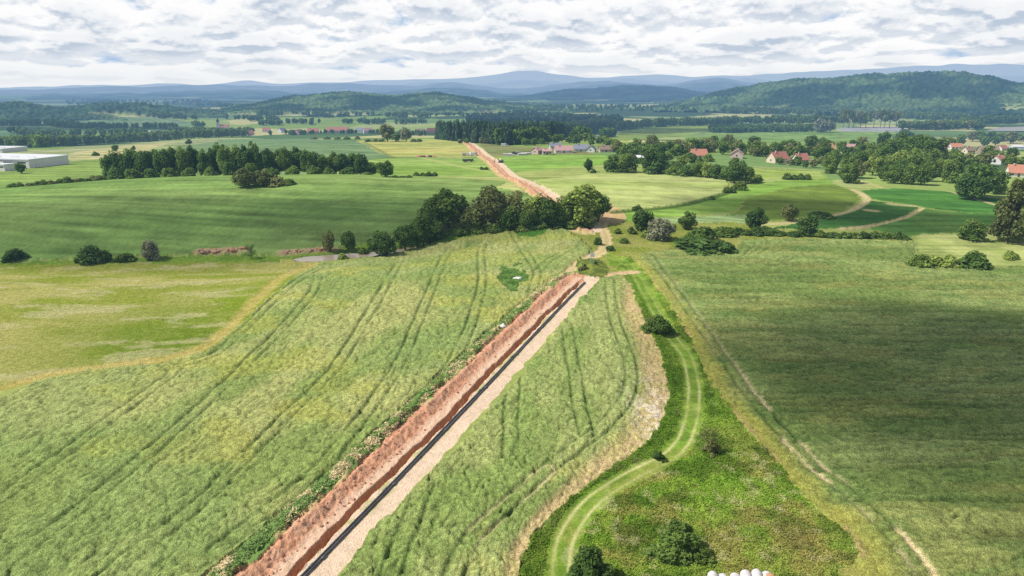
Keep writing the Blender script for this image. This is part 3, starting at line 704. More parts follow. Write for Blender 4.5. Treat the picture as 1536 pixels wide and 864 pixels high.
# ---- build the land, one mesh per field, with shared borders
V = np.stack([X, Y, ZZ + DZ], 1)
i0 = (np.arange(NR - 1)[:, None] * NA + np.arange(NA)[None, :]).ravel()
nxt = (np.arange(NR - 1)[:, None] * NA + (np.arange(NA)[None, :] + 1) % NA).ravel()
F = np.stack([i0, nxt, nxt + NA, i0 + NA], 1)          # facing up
FC = CLS[F[:, 0]]
MATS = {'crop_field': land_mat('crop_canopy', 8.0, 0.55, 1.0, 0.22, 1.9), 'meadow': land_mat('meadow_grass', 5.0, 0.42, 1.0, 0.22, 1.1),
        'dirt_road': land_mat('bare_soil', 5.0, 0.17, 1.0, 0.14, 1.6), 'path': land_mat('track_grass', 4.0, 0.25, 0.6, 0.1, 1.0),
        'field': land_mat('far_crop', 1.2, 0.14, 0.5, 0.3, 0.25), 'mound': land_mat('mound_grass', 3.0, 0.35, 0.9, 0.2, 1.0),
        'ground': land_mat('open_land', 1.0, 0.16, 0.4, 0.3, 0.2)}
CATS = {'crop_field': 'crop field', 'dirt_road': 'dirt road'}
for c, (nm, lab) in enumerate(OBJ):
    f = F[FC == c]
    if len(f) == 0: print('no faces', lab); continue
    used, inv = np.unique(f, return_inverse=True)
    o = link(nm, mesh_np(nm, V[used], inv.reshape(f.shape), MATS[nm], COLR[used], smooth=True))
    tag(o, lab, CATS.get(nm, nm), kind='structure')
# centre disc under the camera
M_ = MB(); M_.add([(6 * sin(a), 6 * cos(a), float(Z(6 * sin(a), 6 * cos(a)))) for a in ang[::20]], [tuple(range(len(ang[::20])))[::-1]])

def water_mat():
    M = Mat('pond_water'); b = M.n('ShaderNodeBsdfPrincipled'); b.inputs['Base Color'].default_value = (0.42, 0.34, 0.25, 1)
    b.inputs['Roughness'].default_value = 0.16; b.inputs['IOR'].default_value = 1.33
    pos = M.n('ShaderNodeNewGeometry').outputs['Position']; bp = M.n('ShaderNodeBump'); bp.inputs['Strength'].default_value = 0.12; bp.inputs['Distance'].default_value = 0.05
    M.L.new(M.noise(pos, 1.2, 3), bp.inputs['Height']); M.L.new(bp.outputs[0], b.inputs['Normal']); return M.finish(b.outputs[0])
pm = MB(); pm.add([(p[0], p[1], zw) for p in pc + (POND - pc) * 1.0], [tuple(range(len(POND)))[::-1]])
wat = pm.build('water', water_mat()); tag(wat, 'narrow muddy pond along the creek bank', 'pond', kind='structure')
if wat.data.polygons[0].normal.z < 0: wat.data.flip_normals()
rv = MB(); P = [G(*p) for p in ((1478, 197), (1500, 191), (1560, 190), (1640, 190), (1640, 197), (1540, 198))]; zr = max(p[2] for p in P) + 0.3
rv.add([(p[0], p[1], zr) for p in P], [tuple(range(6))])
rvo = rv.build('water', wat.data.materials[0]); tag(rvo, 'distant silvery lake at the right edge', 'lake', kind='structure')
if rvo.data.polygons[0].normal.z < 0: rvo.data.flip_normals()

# ================================================================== hills
def hill_mat():
    M = Mat('wooded_hill'); b = M.n('ShaderNodeBsdfDiffuse'); at = M.n('ShaderNodeAttribute', attribute_name='col')
    pos = M.n('ShaderNodeNewGeometry').outputs['Position']; f = M.noise(pos, 0.05, 5, 0.7)
    M.L.new(M.mul(at.outputs['Color'], M.rng(f, 0.6, 1.4, 0.3, 0.7)), b.inputs['Color']); return M.finish(b.outputs[0])
HM = hill_mat()
def hill(prof, Dm, wfrac, label, canopy=11.0, cell=10.0, zfoot=-52, c1=A(58, 84, 46), c2=A(104, 128, 72), step=1.7, rows=70, seed=0, patch=0.5, back=0.5, rough=0.0):
    px = np.arange(prof[0][0], prof[-1][0] + .1, step)
    # smooth profile
    xs = np.array([p[0] for p in prof], float); ys = np.array([p[1] for p in prof], float)
    py = np.interp(px, xs, ys) + (fbm(px / 26, px * 0 + seed, 4, 270 + seed) - .5) * 4.5; k = np.ones(9) / 9; pyp = np.pad(py, 4, 'edge'); py = np.convolve(pyp, k, 'valid')
    d = ray_dir(px, py); hl = np.hypot(d[:, 0], d[:, 1]); az = np.arctan2(d[:, 0], d[:, 1])
    ztop = CAM_H + Dm * d[:, 2] / hl - canopy * 0.8
    t = np.concatenate([np.linspace(-1, 0.06, rows), np.linspace(0.12, 1, 10)])
    Tt, Az = np.meshgrid(t, az, indexing='ij'); Zt = np.broadcast_to(ztop, Tt.shape)
    R = Dm * (1 + Tt * np.where(Tt < 0, wfrac, back)); Xh = R * np.sin(Az); Yh = R * np.cos(Az)
    shp = np.where(Tt < 0, sst(-1, 0.0, Tt), sst(1, 0, Tt))
    gl = fbm(Xh / (Dm * 0.06), Yh / (Dm * 0.06), 4, 200 + seed)
    zz = zfoot + (Zt - zfoot) * np.clip(shp * (1 + (gl - .5) * 0.7 * np.clip(-Tt * (1 + Tt) * 4, 0, 1)), 0, 1.0)
    wood = sst(patch - .05, patch + .05, 1 - fbm(Xh / (Dm * 0.09), Yh / (Dm * 0.05), 4, 230 + seed) + 0.35 * shp)
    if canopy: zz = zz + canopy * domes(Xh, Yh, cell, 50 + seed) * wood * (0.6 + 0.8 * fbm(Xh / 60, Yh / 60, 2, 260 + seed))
    mixc = sst(0.38, 0.66, fbm(Xh / 130, Yh / 130, 4, 240 + seed))[..., None]
    cw = np.asarray(c1) * (1 - mixc) + np.asarray(c2) * mixc
    hs = vnoise(Xh / (Dm * .03), Yh / (Dm * .02), 250 + seed)[..., None]
    cf = A(140, 164, 92) * (1 - hs) + A(200, 194, 140) * hs
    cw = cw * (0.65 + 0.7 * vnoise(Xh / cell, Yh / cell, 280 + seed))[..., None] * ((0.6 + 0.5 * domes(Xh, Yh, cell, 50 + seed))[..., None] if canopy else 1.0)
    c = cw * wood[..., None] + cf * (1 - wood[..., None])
    n0, n1 = Tt.shape; q = (np.arange(n0 - 1)[:, None] * n1 + np.arange(n1 - 1)[None, :]).ravel()
    Fh = np.stack([q, q + 1, q + n1 + 1, q + n1], 1)
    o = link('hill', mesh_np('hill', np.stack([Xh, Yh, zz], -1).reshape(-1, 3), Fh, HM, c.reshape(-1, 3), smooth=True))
    tag(o, label, 'hill', kind='structure'); return o
hill([(-250, 133), (0, 132), (80, 129), (150, 127), (220, 128), (262, 124), (300, 128), (340, 124), (372, 119), (420, 126), (470, 124), (520, 123), (600, 119), (700, 117), (742, 112), (770, 107), (800, 106), (830, 111), (880, 117), (940, 114), (990, 112), (1050, 115), (1100, 114), (1160, 110), (1220, 108), (1300, 104), (1380, 99), (1440, 96), (1500, 97), (1560, 99), (1800, 104)], 21000, 0.10, 'palest blue mountain range along the whole horizon', canopy=0, step=2.5, rows=20, seed=1, patch=0.2, back=0.2)
hill([(-250, 138), (0, 136), (60, 134), (120, 131), (180, 130), (260, 129), (330, 127), (400, 129), (440, 127), (520, 125), (600, 129), (640, 127), (680, 122), (720, 128), (780, 134), (830, 126), (880, 121), (940, 124), (1000, 127), (1040, 120), (1080, 117), (1130, 123), (1200, 126), (1300, 124), (1500, 124), (1800, 126)], 9800, 0.22, 'blue range of rounded hills before the mountains', canopy=0, step=2.0, rows=34, seed=2, patch=0.42, back=0.2)
hill([(-250, 150), (0, 144), (90, 141), (200, 140), (300, 137), (380, 134), (440, 138), (520, 141), (600, 136), (660, 132), (690, 131), (740, 137), (800, 143), (860, 146)], 7000, 0.25, 'low blue hills with a rounded top left of centre', canopy=0, step=1.8, rows=34, seed=3, patch=0.40, back=0.2)
hill([(480, 136), (540, 131), (600, 126), (650, 123), (690, 127), (750, 124), (790, 119), (830, 122), (870, 127), (910, 121), (950, 118), (1000, 123), (1060, 121), (1110, 117), (1160, 121), (1230, 118), (1330, 114), (1440, 113), (1600, 116)], 13500, 0.2, 'pale blue ridge just below the mountain range', canopy=0, step=2.0, rows=24, seed=11, patch=0.4, back=0.2)
hill([(820, 138), (860, 132), (900, 127), (930, 125), (960, 128), (1000, 131), (1040, 125), (1075, 121), (1110, 125), (1150, 131), (1200, 134)], 7800, 0.2, 'pair of blue humps behind the central ridge', canopy=0, step=2.0, rows=24, seed=12, patch=0.4, back=0.2)
hill([(690, 158), (740, 149), (790, 141), (840, 135), (880, 132), (930, 129), (970, 128), (1010, 131), (1050, 137), (1090, 144), (1130, 154)], 5200, 0.20, 'dark blue wooded ridge in the centre', canopy=14, cell=16, c1=A(40, 62, 44), c2=A(66, 92, 60), seed=4, patch=0.28, back=0.2)
hill([(330, 163), (380, 154), (420, 146), (470, 140), (520, 137), (550, 139), (590, 143), (620, 140), (650, 138), (690, 143), (740, 151), (800, 158), (860, 163)], 3000, 0.24, 'wooded green hills behind the middle village', canopy=14, cell=12, c1=A(50, 76, 44), c2=A(112, 136, 80), seed=5, patch=0.44, back=0.25)
hill([(980, 160), (1030, 150), (1070, 138), (1120, 128), (1170, 121), (1220, 117), (1260, 113), (1310, 110), (1360, 109), (1410, 107), (1450, 107), (1480, 114), (1510, 121), (1550, 124), (1620, 130), (1700, 142), (1800, 156)], 3300, 0.24, 'large wooded hill with a flat crown at right', canopy=17, cell=14, c1=A(52, 80, 50), c2=A(104, 128, 76), rows=110, step=1.3, seed=6, patch=0.36, back=0.3)
hill([(-250, 158), (-60, 154), (0, 152), (40, 152), (80, 160), (120, 158), (170, 152), (200, 154), (250, 158), (300, 164), (340, 168)], 2500, 0.14, 'low dark wooded rise at the left edge', canopy=13, cell=13, c1=A(60, 88, 58), c2=A(92, 118, 76), seed=7, patch=0.46, back=0.2)
hill([(1380, 150), (1440, 143), (1500, 140), (1560, 136), (1640, 134), (1760, 140)], 3000, 0.16, 'gentle tan and green farmed slope at right', canopy=9, cell=11, seed=8, patch=0.80, back=0.15)

# ================================================================== clouds overhead, out of frame, that shade the land
def cloud_mat(op=0.62):
    M = Mat('cloud'); d = M.n('ShaderNodeBsdfDiffuse'); d.inputs[0].default_value = (0.9, 0.9, 0.9, 1)
    t = M.n('ShaderNodeBsdfTransparent'); mx = M.n('ShaderNodeMixShader')
    tc = M.n('ShaderNodeTexCoord'); ln = M.n('ShaderNodeVectorMath', operation='LENGTH'); fl = M.n('ShaderNodeVectorMath', operation='MULTIPLY'); fl.inputs[1].default_value = (1, 1, 0)
    M.L.new(tc.outputs['Object'], fl.inputs[0]); M.L.new(fl.outputs[0], ln.inputs[0])
    nz = M.noise(tc.outputs['Object'], 2.2, 5, 0.6)
    a = M.n('ShaderNodeMath', operation='MULTIPLY_ADD'); M.L.new(nz, a.inputs[0]); a.inputs[1].default_value = -1.1; M.L.new(ln.outputs['Value'], a.inputs[2])
    f = M.rng(a.outputs[0], op, 0.0, -0.02, 0.46)
    f.node.interpolation_type = 'SMOOTHSTEP'
    M.L.new(f, mx.inputs[0]); M.L.new(t.outputs[0], mx.inputs[1]); M.L.new(d.outputs[0], mx.inputs[2])
    o = M.n('ShaderNodeOutputMaterial'); M.L.new(mx.outputs[0], o.inputs['Surface']); return M.m
CM = cloud_mat(0.50); CM2 = cloud_mat(0.28)
def cloud(cx, cy_, rx, ry, alt=620, mat=None):
    n = 48; m = 14; V = []; F = []
    for i in range(m + 1):
        th = pi * i / m
        for k in range(n):
            a = 2 * pi * k / n; r = sin(th); x, y, z = r * cos(a), r * sin(a), cos(th)
            b = 0.85 + 0.3 * float(vnoise(np.array([x * 3 + cx]), np.array([y * 3 + z * 2]), 5)[0])
            V.append((x * b, y * b, (z * b if z > 0 else z * 0.25 * b)))
    for i in range(m):
        for k in range(n): F.append((i * n + k, (i + 1) * n + k, (i + 1) * n + (k + 1) % n, i * n + (k + 1) % n))
    mb = MB().add(V, F); t = alt / SUN[2]
    o = mb.build('cloud', mat or CM, smooth=True)
    o.location = (cx + SUN[0] * t, cy_ + SUN[1] * t, float(Z(cx, cy_)) + alt); o.scale = (rx * 1.25, ry * 1.25, min(rx, ry) * 0.4)
    tag(o, 'small white fair-weather cloud drifting above the fields', 'cloud', group='clouds above the fields', kind='structure'); return o
for (px, py, rx, ry) in ((1450, 545, 44, 29), (1680, 600, 50, 34), (1180, 310, 40, 20), (1440, 335, 46, 18)):
    if rx: p = G(px, py); cloud(p[0], p[1], rx, ry)
for (px, py, rx, ry) in ((200, 350, 140, 34), (570, 326, 50, 24)): p = G(px, py); cloud(p[0], p[1], rx, ry, mat=CM2)
for (px, py, rx, ry) in ((960, 196, 200, 90), (760, 200, 240, 120), (60, 190, 260, 120)):
    p = G(px, py); cloud(p[0], p[1], rx, ry, 700)
# ================================================================== vegetation
LEAF = {
 'dark': leaf_mat('leaves_dark_green', A(98, 130, 62), A(128, 152, 76)),
 'mid': leaf_mat('leaves_mid_green', A(112, 140, 64), A(140, 162, 80)),
 'light': leaf_mat('leaves_light_green', A(150, 172, 80), A(172, 188, 98)),
 'olive': leaf_mat('leaves_olive', A(138, 148, 84), A(160, 162, 102)),
 'grey': leaf_mat('leaves_grey_green', A(150, 156, 120), A(172, 172, 140)),
 'brown': leaf_mat('needles_brown_green', A(118, 126, 76), A(132, 144, 84)),
 'deep': leaf_mat('leaves_deep_green', A(86, 116, 60), A(112, 138, 70)),
 'conifer': leaf_mat('needles_blue_green', A(70, 96, 70), A(92, 118, 82)),
}
BARK = simple_mat('bark', (0.10, 0.075, 0.05), 0.95, 0.35, 3.0)
BARKL = simple_mat('bark_grey', (0.20, 0.17, 0.13), 0.95, 0.35, 3.0)

def leaf_cloud(clumps, n, size, rng, zlo=0.02, out=0.75):
    """n leaf sprays spread over the given clumps (cx, cy, cz, r): vertices, faces, colour"""
    C = np.array(clumps, float); p = C[:, 3] ** 2; p /= p.sum()
    k = rng.choice(len(C), n, p=p)
    d = rng.normal(size=(n, 3)); d /= np.linalg.norm(d, axis=1)[:, None]
    r = C[k, 3] * (0.62 + 0.45 * rng.random(n) ** 0.7)
    pos = C[k, :3] + d * r[:, None]; pos[:, 2] = np.maximum(pos[:, 2], zlo)
    nr = d * out + rng.normal(size=(n, 3)) * 0.38 + np.array([0, 0, 0.45]); nr /= np.linalg.norm(nr, axis=1)[:, None]
    a = np.cross(nr, rng.normal(size=(n, 3))); a /= np.linalg.norm(a, axis=1)[:, None]; b = np.cross(nr, a)
    s = size * (0.6 + 0.8 * rng.random(n)); e = s * (0.5 + 0.4 * rng.random(n))
    a *= s[:, None]; b *= e[:, None]
    bend = nr * (s * 0.3)[:, None]
    V = np.stack([pos - a - bend, pos - b * 0.9 + bend * .3, pos + a - bend, pos + b], 1).reshape(-1, 3)
    ct = rng.random(len(C)); col = np.zeros((n, 3)); col[:, 0] = np.clip(0.5 + 0.5 * (ct[k] - .5) + rng.normal(size=n) * 0.22, 0, 1); col[:, 1] = np.clip(ct[k] * 0.6 + rng.random(n) * 0.4, 0, 1)
    return V, np.arange(n * 4).reshape(n, 4), np.repeat(col, 4, 0)

def crown_clumps(kind, rng, n):
    """unit tree: height 1, width 1, standing on z=0"""
    out = []
    for i in range(n):
        u = rng.random()
        if kind == 'broad':
            th = rng.random() * 2 * pi; z = rng.uniform(-0.85, 0.95); rr = math.sqrt(1 - z * z) * rng.uniform(0.55, 1.0)
            r = rng.uniform(0.12, 0.21); out.append(((0.5 - r * .7) * rr * cos(th), (0.5 - r * .7) * rr * sin(th), 0.54 + z * (0.44 - r * .7), r))
        elif kind == 'full':
            th = rng.random() * 2 * pi; z = rng.uniform(-1, 0.95); rr = (1.0 if z < 0 else math.sqrt(1 - z * z)) * rng.uniform(0.5, 1.08); lob = 0.85 + 0.3 * math.sin(2 * th + n)
            r = rng.uniform(0.10, 0.2); out.append(((0.5 - r * .6) * rr * lob * cos(th), (0.5 - r * .6) * rr * lob * sin(th), 0.50 + z * (0.48 - r * .6), r))
        elif kind == 'wild':
            th = rng.random() * 2 * pi; rr = math.sqrt(rng.random()) * (0.8 + 0.35 * math.sin(3 * th + n)); r = rng.uniform(0.07, 0.19)
            out.append((0.5 * rr * cos(th), 0.5 * rr * sin(th), max(r * .7, (1.05 - rr ** 1.8) * rng.uniform(0.25, 0.95) * (1 - r)), r))
        elif kind == 'bush':
            th = rng.random() * 2 * pi; rr = math.sqrt(rng.random()); r = rng.uniform(0.16, 0.26)
            zt = (1 - rr ** 2.2) * rng.uniform(0.3, 0.85); out.append(((0.5 - r * .7) * rr * cos(th), (0.5 - r * .7) * rr * sin(th), max(r * .8, zt * (1 - r)), r))
        elif kind == 'poplar':
            z = rng.uniform(0.42, 0.95); th = rng.random() * 2 * pi; w = 0.36 * math.sin(min(1, (z - .3) / .7) * pi) + .08; r = rng.uniform(0.09, 0.16)
            out.append((w * cos(th), w * sin(th), z, r))
        elif kind == 'sparse':
            z = rng.uniform(0.25, 0.95); th = rng.random() * 2 * pi; w = rng.uniform(0.05, 0.42) * (1.15 - 0.5 * z); out.append((w * cos(th), w * sin(th), z, rng.uniform(0.07, 0.15)))
        elif kind == 'pine':
            z = rng.uniform(0.16, 0.97); th = rng.random() * 2 * pi; w = 0.46 * (1.08 - z) ** 0.75 * rng.uniform(0.35, 1.0); out.append((w * cos(th), w * sin(th), z + 0.02 * w, 0.05 + 0.10 * (1.05 - z)))
    if kind == 'broad': out += [(0, 0, 0.55, 0.30), (0, 0, 0.36, 0.24), (.08, -.05, .72, .22)]
    if kind == 'wild': out += [(0, 0, 0.3, 0.24)]
    if kind == 'full': out += [(0, 0, 0.5, 0.28), (0.05, 0, 0.25, 0.25)]
    if kind == 'bush': out += [(0, 0, 0.32, 0.34)]
    return out

def trunk_mb(kind, rng, clumps):
    m = MB(); rt = 0.035 if kind not in ('bush', 'wild') else 0.02; top = 0.72 if kind not in ('bush', 'wild') else 0.4
    lean = rng.normal(size=2) * 0.03
    P = [(lean[0] * t * 3, lean[1] * t * 3, -0.03 + t * (top + .03)) for t in (0, .06, .3, .6, 1)]
    m.tube(P, [rt * 1.5, rt, rt * .8, rt * .55, rt * .2], 7)
    for c in [clumps[i] for i in rng.choice(len(clumps), min(8, len(clumps)), replace=False)]:
        z0 = min(c[2] * 0.6, top * .8); a = np.array([lean[0] * 2 * z0, lean[1] * 2 * z0, z0]); b = np.array(c[:3])
        mid = (a + b) / 2 + np.array([0, 0, -0.03])
        m.tube([a, mid, b], [rt * .5, rt * .35, rt * .12], 5)
    return m

PROTO = {}
def make_proto(key, kind, nclump, nleaf, size, seed, out=0.75):
    rng = np.random.default_rng(seed); cl = crown_clumps(kind, rng, nclump)
    V, F, c = leaf_cloud(cl, nleaf, size, rng, out=out)
    PROTO[key] = dict(V=V, F=F, c=c, trunk=trunk_mb(kind, rng, cl), meshes={}, kind=kind)
for i in range(6): make_proto('broad%d' % i, 'broad' if i % 2 else 'full', 20 + 3 * i, 3000, 0.042, 100 + i)
for i in range(4): make_proto('bush%d' % i, 'bush', 12 + 3 * i, 1500, 0.062, 120 + i)
for i in range(3): make_proto('near%d' % i, 'wild', 26 + 4 * i, 5200, 0.036, 140 + i, out=.5)
for i in range(2): make_proto('poplar%d' % i, 'poplar', 14, 900, 0.05, 150 + i)
for i in range(2): make_proto('sparse%d' % i, 'sparse', 26, 1500, 0.022, 160 + i, out=.4)
for i in range(2): make_proto('pine%d' % i, 'pine', 70, 5200, 0.032, 170 + i, out=.3)
for i in range(4): make_proto('small%d' % i, 'broad', 14, 620, 0.085, 180 + i)
for i in range(3): make_proto('shrub%d' % i, 'bush', 8, 420, 0.10, 190 + i)

def crown_mesh(key, mat):
    P = PROTO[key]
    if mat not in P['meshes']: P['meshes'][mat] = mesh_np('crown', P['V'], P['F'], LEAF[mat], P['c'])
    return P['meshes'][mat]
def trunk_mesh(key):
    P = PROTO[key]
    if 'tm' not in P: P['tm'] = P['trunk'].mesh('trunk', BARKL if P['kind'] in ('poplar', 'sparse') else BARK, True)
    return P['tm']

NPLANT = [0]
def plant(p, width, height, proto, mat, label, group=None, name=None, cat=None, trunk=True):
    """one tree or bush: an Empty at its base with trunk and crown"""
    key = proto + str(RNG.integers(0, sum(1 for q in PROTO if q.startswith(proto))))
    bushy = PROTO[key]['kind'] in ('bush', 'wild')
    name = name or ('bush' if bushy else ('pine_tree' if proto == 'pine' else 'tree')); cat = cat or name.replace('_', ' ')
    t = empty(name, p, RNG.random() * 2 * pi, (width, width * RNG.uniform(.9, 1.1), height)); tag(t, label, cat, group)
    link('crown' if not bushy else 'foliage', crown_mesh(key, mat), t)
    if trunk: link('trunk' if not bushy else 'stem', trunk_mesh(key), t)
    NPLANT[0] += 1
    return t

def tree_px(px, base, top, wpx, proto, mat, label, group=None, Yd=None, **kw):
    """tree by the photo column, base row (or forward distance Yd), top row and width in photo pixels"""
    p = at_depth(px, Yd) if Yd else G(px, base)
    dp = depth_of(p); h = max(lift_to(px, top, p) - p[2], 0.6); wd = wpx / FPX * dp
    p = p + np.array([0, wd * 0.25, 0]); p[2] = float(Z(p[0], p[1]))
    h = max(lift_to(px, top, p) - p[2], 0.6)
    return plant(p, wd * 1.06, h * 1.03, proto, mat, label, group, **kw)

T = tree_px
# ---- creek edge, left
T(18, 393, 365, 34, 'bush', 'deep', 'round dark bush standing alone at the left edge below the hill field')
T(130, 396, 363, 44, 'bush', 'deep', 'largest dark bush on the creek line left of the low shrub')
T(152, 395, 366, 30, 'bush', 'dark', 'dark bush growing against the right side of the largest creek bush')
T(184, 394, 374, 32, 'bush', 'mid', 'low green shrub between the large dark bush and the greyish tree')
T(223, 392, 359, 30, 'broad', 'grey', 'leaning greyish tree at the creek beside the low shrub')
T(375, 391, 368, 20, 'sparse', 'dark', 'scraggly half-bare little tree at the end of the rubble bank')
T(493, 382, 346, 20, 'broad', 'olive', 'slim olive tree nearest the left end of the pond')
T(523, 380, 346, 24, 'broad', 'dark', 'slim dark tree standing right of the slim olive tree by the pond')
T(513, 392, 376, 18, 'shrub', 'light', 'small light green bush on the near bank of the pond')
T(545, 382, 366, 14, 'shrub', 'mid', 'small round shrub behind the pond between two trees')
T(574, 387, 346, 44, 'broad', 'deep', 'round dark tree standing in front of the pond')
T(607, 377, 337, 36, 'broad', 'dark', 'open dark tree over the right end of the pond')
T(640, 366, 317, 50, 'broad', 'dark', 'tall dark tree at the left end of the copse')
T(625, 372, 330, 32, 'broad', 'dark', 'narrow dark tree tucked against the left end of the copse')
T(672, 348, 285, 70, 'broad', 'mid', 'biggest broad-crowned tree of the copse with clumpy foliage')
T(648, 352, 300, 44, 'broad', 'mid', 'rounded green tree leaning out of the copse toward the hill field')
T(712, 350, 306, 46, 'broad', 'olive', 'olive tree in the copse right of the biggest tree')
T(738, 345, 280, 54, 'broad', 'olive', 'tall greyish olive tree rising in the middle of the copse')
T(772, 344, 288, 50, 'broad', 'olive', 'feathery olive tree right of the tallest olive one in the copse')
T(800, 343, 292, 46, 'broad', 'light', 'pale green tree in the right half of the copse')
T(764, 350, 308, 46, 'broad', 'dark', 'dark tree standing at the front middle of the copse')
T(790, 349, 316, 36, 'broad', 'dark', 'smaller dark tree at the front of the copse')
T(822, 344, 296, 46, 'broad', 'dark', 'dark green tree beside the round lit tree of the copse')
T(848, 340, 292, 40, 'broad', 'mid', 'leafy tree hiding behind the round lit tree')
T(874, 338, 278, 72, 'broad', 'light', 'big round sunlit tree at the right end of the copse')
T(898, 334, 290, 38, 'broad', 'dark', 'shadowy right flank tree of the copse beside the sandy lane')
for x, b, t, w_, m_ in ((690, 354, 334, 30, 'dark'), (718, 352, 332, 28, 'mid'), (742, 352, 330, 30, 'dark'), (812, 346, 328, 34, 'mid'), (835, 344, 326, 36, 'deep'), (858, 343, 326, 34, 'mid'), (880, 342, 326, 30, 'deep'), (784, 350, 334, 26, 'light'), (660, 358, 340, 26, 'dark')):
    T(x, b, t, w_, 'bush', m_, 'understorey bush along the near edge of the copse', 'bushes under the copse')
# ---- right of the lane
T(965, 353, 314, 36, 'broad', 'deep', 'dark tree left of the grey willow right of the lane')
T(996, 363, 327, 44, 'broad', 'grey', 'grey silvery willow right of the sandy lane')
T(1033, 346, 316, 28, 'broad', 'dark', 'dark tree right behind the grey willow')
T(1058, 362, 330, 44, 'bush', 'dark', 'tall rounded bush behind the low clipped-looking dark thicket')
T(1086, 356, 334, 44, 'bush', 'mid', 'rounded green bush behind the right half of the low dark thicket')
T(1040, 368, 346, 40, 'bush', 'mid', 'lighter bush behind the left half of the low dark thicket')
T(1058, 380, 352, 92, 'bush', 'deep', 'wide low dark thicket at the corner of the right crop field')
T(1088, 380, 358, 40, 'bush', 'deep', 'dark bush at the right end of the low thicket')
T(916, 377, 365, 15, 'shrub', 'deep', 'small dark bush close beside the grass track junction')
T(936, 366, 353, 16, 'shrub', 'mid', 'small green bush up the slope from the track junction')
T(928, 352, 341, 14, 'shrub', 'mid', 'small bush beside the lane bend')
T(897, 368, 350, 15, 'shrub', 'dark', 'narrow bush on the left edge of the sandy lane')
T(968, 357, 344, 20, 'shrub', 'light', 'pale bush at the foot of the dark tree by the willow')
T(947, 352, 338, 16, 'shrub', 'mid', 'mid green bush left of the dark tree by the willow')
T(956, 316, 305, 16, 'shrub', 'dark', 'tiny lone bush on the bright green grass band')
T(1068, 300, 292, 12, 'shrub', 'dark', 'tiny bush on the dark field edge under the pale cereal')
T(1136, 347, 313, 38, 'broad', 'deep', 'round dark tree at the left end of the long hedge')
T(1150, 352, 334, 26, 'bush', 'deep', 'dark bush touching the right foot of the round dark hedge tree')
T(1186, 333, 306, 24, 'broad', 'olive', 'brownish olive tree beside the oval bush')
T(1235, 329, 314, 42, 'bush', 'deep', 'low oval dark bush at the bend of the farm track')
T(1215, 355, 323, 34, 'broad', 'deep', 'dark tree standing in the middle of the long hedge')
for i, x in enumerate(np.linspace(1108, 1362, 20)):
    b = np.interp(x, [1105, 1210, 1370], [353, 356, 361]); hgt = RNG.uniform(11, 19)
    T(x + RNG.uniform(-4, 4), b + RNG.uniform(-1, 1), b - hgt, RNG.uniform(18, 28), 'bush', ['dark', 'mid', 'deep', 'dark'][i % 4], 'bush of the long hedge above the right crop field', 'hedge above the right crop field')
T(1463, 364, 329, 42, 'broad', 'dark', 'round green tree left of the brown pine')
T(1522, 368, 272, 66, 'pine', 'brown', 'tall brown-green pine cut off by the right edge')
T(1548, 360, 268, 60, 'pine', 'brown', 'second brown pine just outside the right edge')
T(1384, 404, 376, 34, 'bush', 'mid', 'leftmost bush of the clump on the pale pasture')
T(1410, 403, 377, 38, 'bush', 'light', 'light green bush in the middle of the pasture clump')
T(1428, 402, 379, 26, 'bush', 'light', 'small pale bush between the pasture clump and the dark bush')
T(1468, 405, 367, 46, 'bush', 'dark', 'darkest and tallest bush of the pasture clump')
T(1519, 391, 372, 22, 'bush', 'light', 'pale lone bush on the pasture below the pine')
T(1464, 303, 262, 44, 'broad', 'deep', 'dark front tree below the big dark field tree')
T(1470, 299, 244, 62, 'broad', 'deep', 'big dark tree standing beside the dark green crop field')
T(1498, 292, 254, 30, 'broad', 'dark', 'tree at the right shoulder of the big dark field tree')
# ---- foreground bushes
T(990, 505, 471, 48, 'near', 'dark', 'round dark bush with yellowish top on the grass track bend')
T(978, 497, 474, 26, 'near', 'olive', 'yellow-flowered bush leaning on the round dark bush')
T(1067, 688, 645, 42, 'sparse', 'olive', 'sparse little tree on the bright green wedge', cat='tree')
T(1070, 684, 656, 26, 'near', 'olive', 'thin shrub at the foot of the sparse little tree')
T(988, 691, 674, 22, 'near', 'deep', 'tiny dark shrub at the elbow of the grass track')
T(1018, 843, 778, 72, 'near', 'dark', 'large dark bush in the lower grass of the wedge')
T(1056, 850, 818, 34, 'near', 'mid', 'small bush right of the large dark lower bush')
T(886, 890, 820, 74, 'near', 'deep', 'deep green bush at the bottom edge beside the track')
T(876, 408, 392, 16, 'shrub', 'olive', 'olive shrub on the left of the trench-head mound')
T(893, 402, 389, 12, 'shrub', 'deep', 'dark shrub on top of the trench-head mound')
# ---- knoll bushes on the hill field and hedge left
T(364, 284, 252, 32, 'broad', 'brown', 'brownish tree on the left of the hill-field clump')
T(376, 278, 250, 18, 'broad', 'dark', 'slim dark tree inside the hill-field clump')
T(393, 282, 254, 38, 'broad', 'brown', 'reddish brown tree in the middle of the hill-field clump')
T(412, 281, 262, 34, 'bush', 'olive', 'low olive bush at the right of the hill-field clump')
T(430, 279, 266, 26, 'bush', 'mid', 'last low green bush at the right tip of the hill-field clump')
for i, x in enumerate((16, 26, 44, 54, 64, 74, 88, 98, 108, 120, 130, 140, 148)):
    b = np.interp(x, [0, 150], [284, 272]); T(x, b, b - RNG.uniform(9, 15), RNG.uniform(14, 20), 'bush', ['dark', 'mid', 'olive'][i % 3], 'low hedge bush along the left rim of the hill field', 'low hedge on the left rim')
T(29, 261, 245, 18, 'small', 'dark', 'round dark bush-like tree in front of the white halls', cat='tree')
T(142, 234, 225, 11, 'shrub', 'dark', 'lone dark bush on the straw yellow field')
T(172, 228, 217, 10, 'small', 'mid', 'little green tree at the far rim of the straw field')
T(200, 225, 217, 8, 'shrub', 'mid', 'smallest shrub at the far rim of the straw field')
